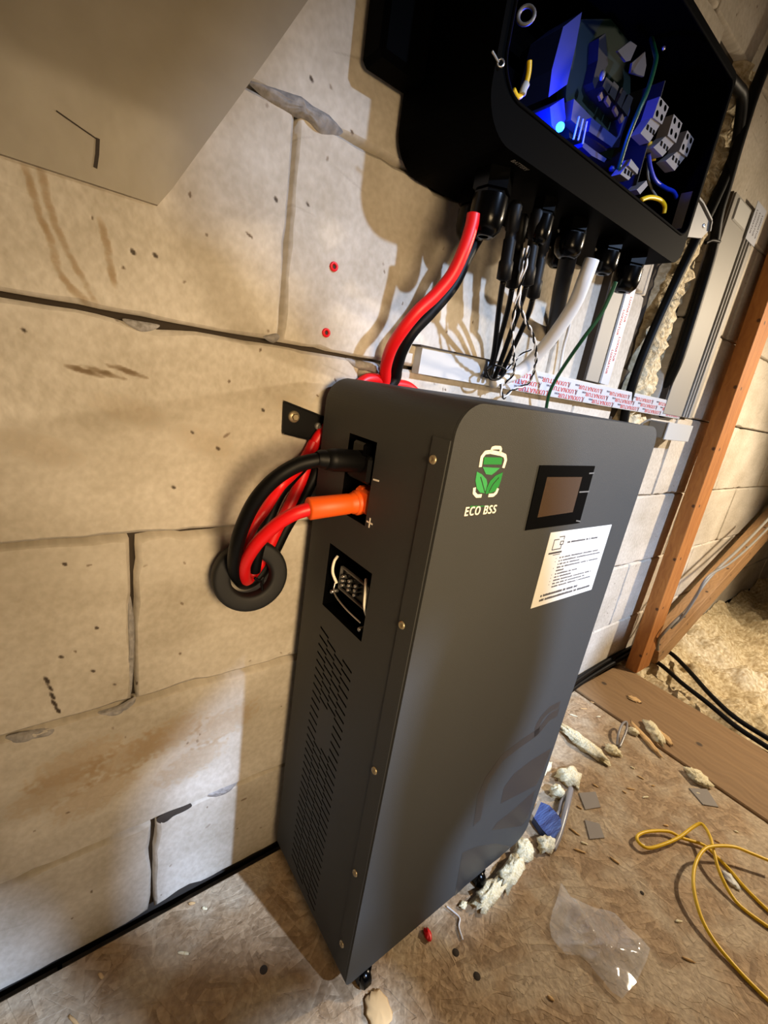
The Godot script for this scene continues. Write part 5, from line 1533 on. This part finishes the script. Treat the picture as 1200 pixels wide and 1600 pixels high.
	# scattered splinters
	var spl := [Vector3(-0.1869, 0, 0.0936), Vector3(-0.1679, 0, -0.0839), Vector3(-0.1576, 0, 0.0275), Vector3(0.7406, 0, 0.4254), Vector3(0.9489, 0, 0.363), Vector3(0.944, 0, 0.3308), Vector3(0.9581, 0, 0.3029), Vector3(0.85, 0, 0.3306), Vector3(0.8774, 0, 0.3349), Vector3(0.8884, 0, 0.3687), Vector3(0.8504, 0, 0.4347), Vector3(0.5876, 0, 0.3536), Vector3(0.6143, 0, 0.3493), Vector3(0.6198, 0, 0.3216), Vector3(0.6411, 0, 0.4087), Vector3(1.043, 0, 0.4415), Vector3(0.7954, 0, 0.279), Vector3(0.6925, 0, 0.2923), Vector3(1.005, 0, 0.5412), Vector3(0.9253, 0, 0.523), Vector3(0.9905, 0, 0.0367), Vector3(0.9917, 0, 0.0951), Vector3(1.057, 0, 0.0959), Vector3(1.117, 0, 0.0923), Vector3(1.07, 0, 0.1407), Vector3(-0.2984, 0, 0.0576), Vector3(-0.3353, 0, 0.0932), Vector3(-0.1408, 0, 0.0469), Vector3(0.3032, 0, 0.4664), Vector3(0.5831, 0, 0.5794), Vector3(0.6391, 0, 0.5421)]
	for k in spl.size():
		rng.seed = 500 + k
		var an := rng.randf_range(0.3, 1.4)
		var d := Vector3(cos(an), 0, sin(an)) * rng.randf_range(0.005, 0.014)
		var o := put("splinter", lump(Vector3(d.length() * 2, 0.004, 0.005), k, 0.3, 5), M.chip if k % 3 else F)
		o.position = spl[k] + Vector3(0, 0.0016, 0)
		o.rotation.y = -an
		var p: Vector3 = spl[k]
		var where := "between the grey squares and the yellow cable"
		if p.x < 0.1:
			where = "on the floor left of the cabinet"
		elif p.z > 0.45:
			where = "in front of the clear film or inside the yellow loops"
		elif p.z < 0.19:
			where = "on the pale floor behind the long foam offcut"
		elif p.x < 0.78:
			where = "beside the plastic sleeve and the brush"
		tag(o, ("tiny tan wood splinter " if k % 3 else "tiny cream foam splinter ") + where, "splinter", ("tan wood splinters " if k % 3 else "cream foam splinters ") + where)
	# curled clear clip
	var cl := put("plastic_clip", tube([Vector3(0.9989, 0.004, 0.2368), Vector3(1.024, 0.02, 0.2237), Vector3(1.067, 0.03, 0.2116), Vector3(1.093, 0.03, 0.2131), Vector3(1.07, 0.022, 0.2269), Vector3(1.022, 0.01, 0.2394), Vector3(0.9987, 0.004, 0.2448)], 0.0035, 8), M.grey_plastic)
	tag(cl, "curled shiny grey plastic clip standing among the foam offcuts", "clip")
	# brush with blue bristles
	var br := thing("paint_brush", "flat brush with blue bristles lying at the cabinet's right edge", "brush", Vector3(0.5747, 0, 0.2693))
	var q := [Vector3(0.5948, 0.012, 0.2372), Vector3(0.6078, 0.012, 0.256), Vector3(0.6053, 0.012, 0.2808), Vector3(0.5987, 0.012, 0.2988), Vector3(0.5756, 0.012, 0.3066), Vector3(0.5357, 0.012, 0.3123), Vector3(0.5368, 0.012, 0.2845), Vector3(0.5449, 0.012, 0.254)]
	var bp := PackedVector2Array()
	for p in q:
		bp.append(Vector2(p.x - br.position.x, -(p.z - br.position.z)))
	var blue := timber(79, Color(0.05, 0.10, 0.28), Color(0.32, 0.44, 0.66), false)
	blue.uv1_scale = Vector3.ONE * 9.0
	blue.roughness = 0.45
	put("bristles", extrude(bp, 0.002, 0.02, Transform3D(Basis(Vector3(1, 0, 0), -PI / 2), Vector3.ZERO)), blue, br)
	var fq := PackedVector2Array()
	for p in [Vector3(0.5463, 0.012, 0.2476), Vector3(0.5934, 0.012, 0.2345), Vector3(0.5962, 0.012, 0.24), Vector3(0.5449, 0.012, 0.2558)]:
		fq.append(Vector2(p.x - br.position.x, -(p.z - br.position.z)))
	put("ferrule", extrude(fq, 0.001, 0.022, Transform3D(Basis(Vector3(1, 0, 0), -PI / 2), Vector3.ZERO)), M.steel, br)
	var sl := thing("plastic_sleeve", "bent grey plastic sleeve leaning on the blue brush", "plastic sleeve", Vector3(0.6104, 0, 0.2985))
	put("upper_edge", tube([Vector3(0.7032, 0.02, 0.2566), Vector3(0.6492, 0.02, 0.2788), Vector3(0.6066, 0.016, 0.296), Vector3(0.5635, 0.01, 0.3116), Vector3(0.532, 0.006, 0.3199)], 0.007, 8), M.grey_plastic, sl, -sl.position)
	put("lower_edge", tube([Vector3(0.7035, 0.012, 0.2552), Vector3(0.6554, 0.012, 0.2631), Vector3(0.6255, 0.01, 0.2755), Vector3(0.6059, 0.01, 0.2775)], 0.005, 8), M.grey_plastic, sl, -sl.position)
	# small grey square tiles
	var n := 0
	for tq in [[Vector2(0.73, 0.2687), Vector2(0.7757, 0.2897), Vector2(0.7437, 0.3209), Vector2(0.6995, 0.304)], [Vector2(0.6712, 0.3184), Vector2(0.6956, 0.3432), Vector2(0.6717, 0.3687), Vector2(0.6358, 0.3515)], [Vector2(1.038, 0.421), Vector2(1.084, 0.4503), Vector2(1.046, 0.4896), Vector2(1.014, 0.4636)]]:
		var tp := PackedVector2Array()
		for p in tq:
			tp.append(Vector2(p.x, -p.y))
		var o := put("grey_tile", extrude(tp, 0.0005, 0.003, Transform3D(Basis(Vector3(1, 0, 0), -PI / 2), Vector3.ZERO)), mat(Color(0.56, 0.53, 0.5), 0.35))
		tag(o, ["small grey square plastic piece right of the plastic sleeve", "small grey square plastic piece nearer the yellow wire", "grey square plastic piece under the pale foam slab"][n], "plastic piece", "grey plastic squares")
		n += 1
	build_bag()
	# yellow cable in loose loops
	var y := thing("yellow_cable", "thin yellow cable lying in loose loops at the right", "cable", Vector3(0.7467, 0, 0.5531))
	var o2 := -y.position
	put("strand", tube([Vector3(0.9561, 0.03, 0.6241), Vector3(0.9216, 0.035, 0.5787), Vector3(0.8955, 0.04, 0.5528), Vector3(0.8533, 0.04, 0.5267), Vector3(0.8176, 0.04, 0.516), Vector3(0.7643, 0.036, 0.5183), Vector3(0.7225, 0.03, 0.5307), Vector3(0.6932, 0.022, 0.5492), Vector3(0.6709, 0.014, 0.572), Vector3(0.6577, 0.008, 0.5992), Vector3(0.6504, 0.005, 0.6318), Vector3(0.6464, 0.004, 0.662), Vector3(0.6465, 0.004, 0.6993), Vector3(0.6616, 0.004, 0.7686)], 0.0036, 9), M.yellow, y, o2)
	put("strand", tube([Vector3(0.8019, 0.004, 0.6665), Vector3(0.7924, 0.004, 0.6124), Vector3(0.7985, 0.008, 0.5841), Vector3(0.8177, 0.02, 0.5541), Vector3(0.8438, 0.03, 0.5329), Vector3(0.8772, 0.034, 0.5134), Vector3(0.8975, 0.034, 0.4947), Vector3(0.898, 0.032, 0.4841), Vector3(0.8716, 0.026, 0.4767), Vector3(0.8235, 0.02, 0.4691), Vector3(0.7732, 0.016, 0.4557), Vector3(0.7317, 0.012, 0.4385), Vector3(0.7268, 0.012, 0.4189), Vector3(0.7437, 0.012, 0.4113), Vector3(0.7794, 0.012, 0.4211), Vector3(0.8246, 0.012, 0.4469), Vector3(0.8401, 0.01, 0.4719), Vector3(0.873, 0.008, 0.5083), Vector3(0.8729, 0.005, 0.5346), Vector3(0.8653, 0.004, 0.5666), Vector3(0.8489, 0.004, 0.6025), Vector3(0.8365, 0.004, 0.6592), Vector3(0.8372, 0.004, 0.7152)], 0.0036, 9), M.yellow, y, o2)

func build_bag() -> void:
	var ol := PackedVector2Array([Vector2(0.4806, 0.3722), Vector2(0.4728, 0.3963), Vector2(0.4854, 0.4132), Vector2(0.4991, 0.4305), Vector2(0.5161, 0.4473), Vector2(0.5283, 0.4636), Vector2(0.5268, 0.4925), Vector2(0.5319, 0.5135), Vector2(0.5312, 0.5304), Vector2(0.5107, 0.5346), Vector2(0.4867, 0.537), Vector2(0.4655, 0.5385), Vector2(0.4508, 0.5395), Vector2(0.408, 0.5362), Vector2(0.4014, 0.5214), Vector2(0.4028, 0.5044), Vector2(0.402, 0.4844), Vector2(0.3999, 0.4618), Vector2(0.3787, 0.4487), Vector2(0.378, 0.4306), Vector2(0.3798, 0.4158), Vector2(0.3931, 0.4027), Vector2(0.4211, 0.3913), Vector2(0.4425, 0.3861)])
	var c := Vector2.ZERO
	for p in ol:
		c += p
	c /= ol.size()
	var nz := FastNoiseLite.new()
	nz.seed = 12
	nz.frequency = 9.0
	nz.fractal_type = FastNoiseLite.FRACTAL_RIDGED
	nz.fractal_octaves = 2
	var st := begin()
	st.set_smooth_group(1)
	var rings := 14
	var sub := 4
	var g := []
	for i in rings + 1:
		var f := 1.0 - float(i) / rings
		var row: Array[Vector3] = []
		for k in ol.size() * sub:
			var a := ol[k / sub].lerp(ol[(k / sub + 1) % ol.size()], float(k % sub) / sub)
			var p := c + (a - c) * f
			var h := 0.004 + 0.013 * (nz.get_noise_2d(p.x, p.y) + 0.6) * (1.0 - f * f * 0.7)
			var rd := absf((p - ol[9]).cross((ol[19] - ol[9]).normalized()))
			h += 0.016 * exp(-rd * 70.0) * (1.0 - f)
			row.append(Vector3(p.x, maxf(h, 0.002), p.y))
		g.append(row)
	var n := ol.size() * sub
	for i in rings:
		for k in n:
			var k2 := (k + 1) % n
			quad(st, g[i][k2], g[i][k], g[i + 1][k], g[i + 1][k2])
	var o := put("clear_film", done(st), M.film_bag)
	tag(o, "crumpled clear plastic film lying on the floor in front", "plastic film")
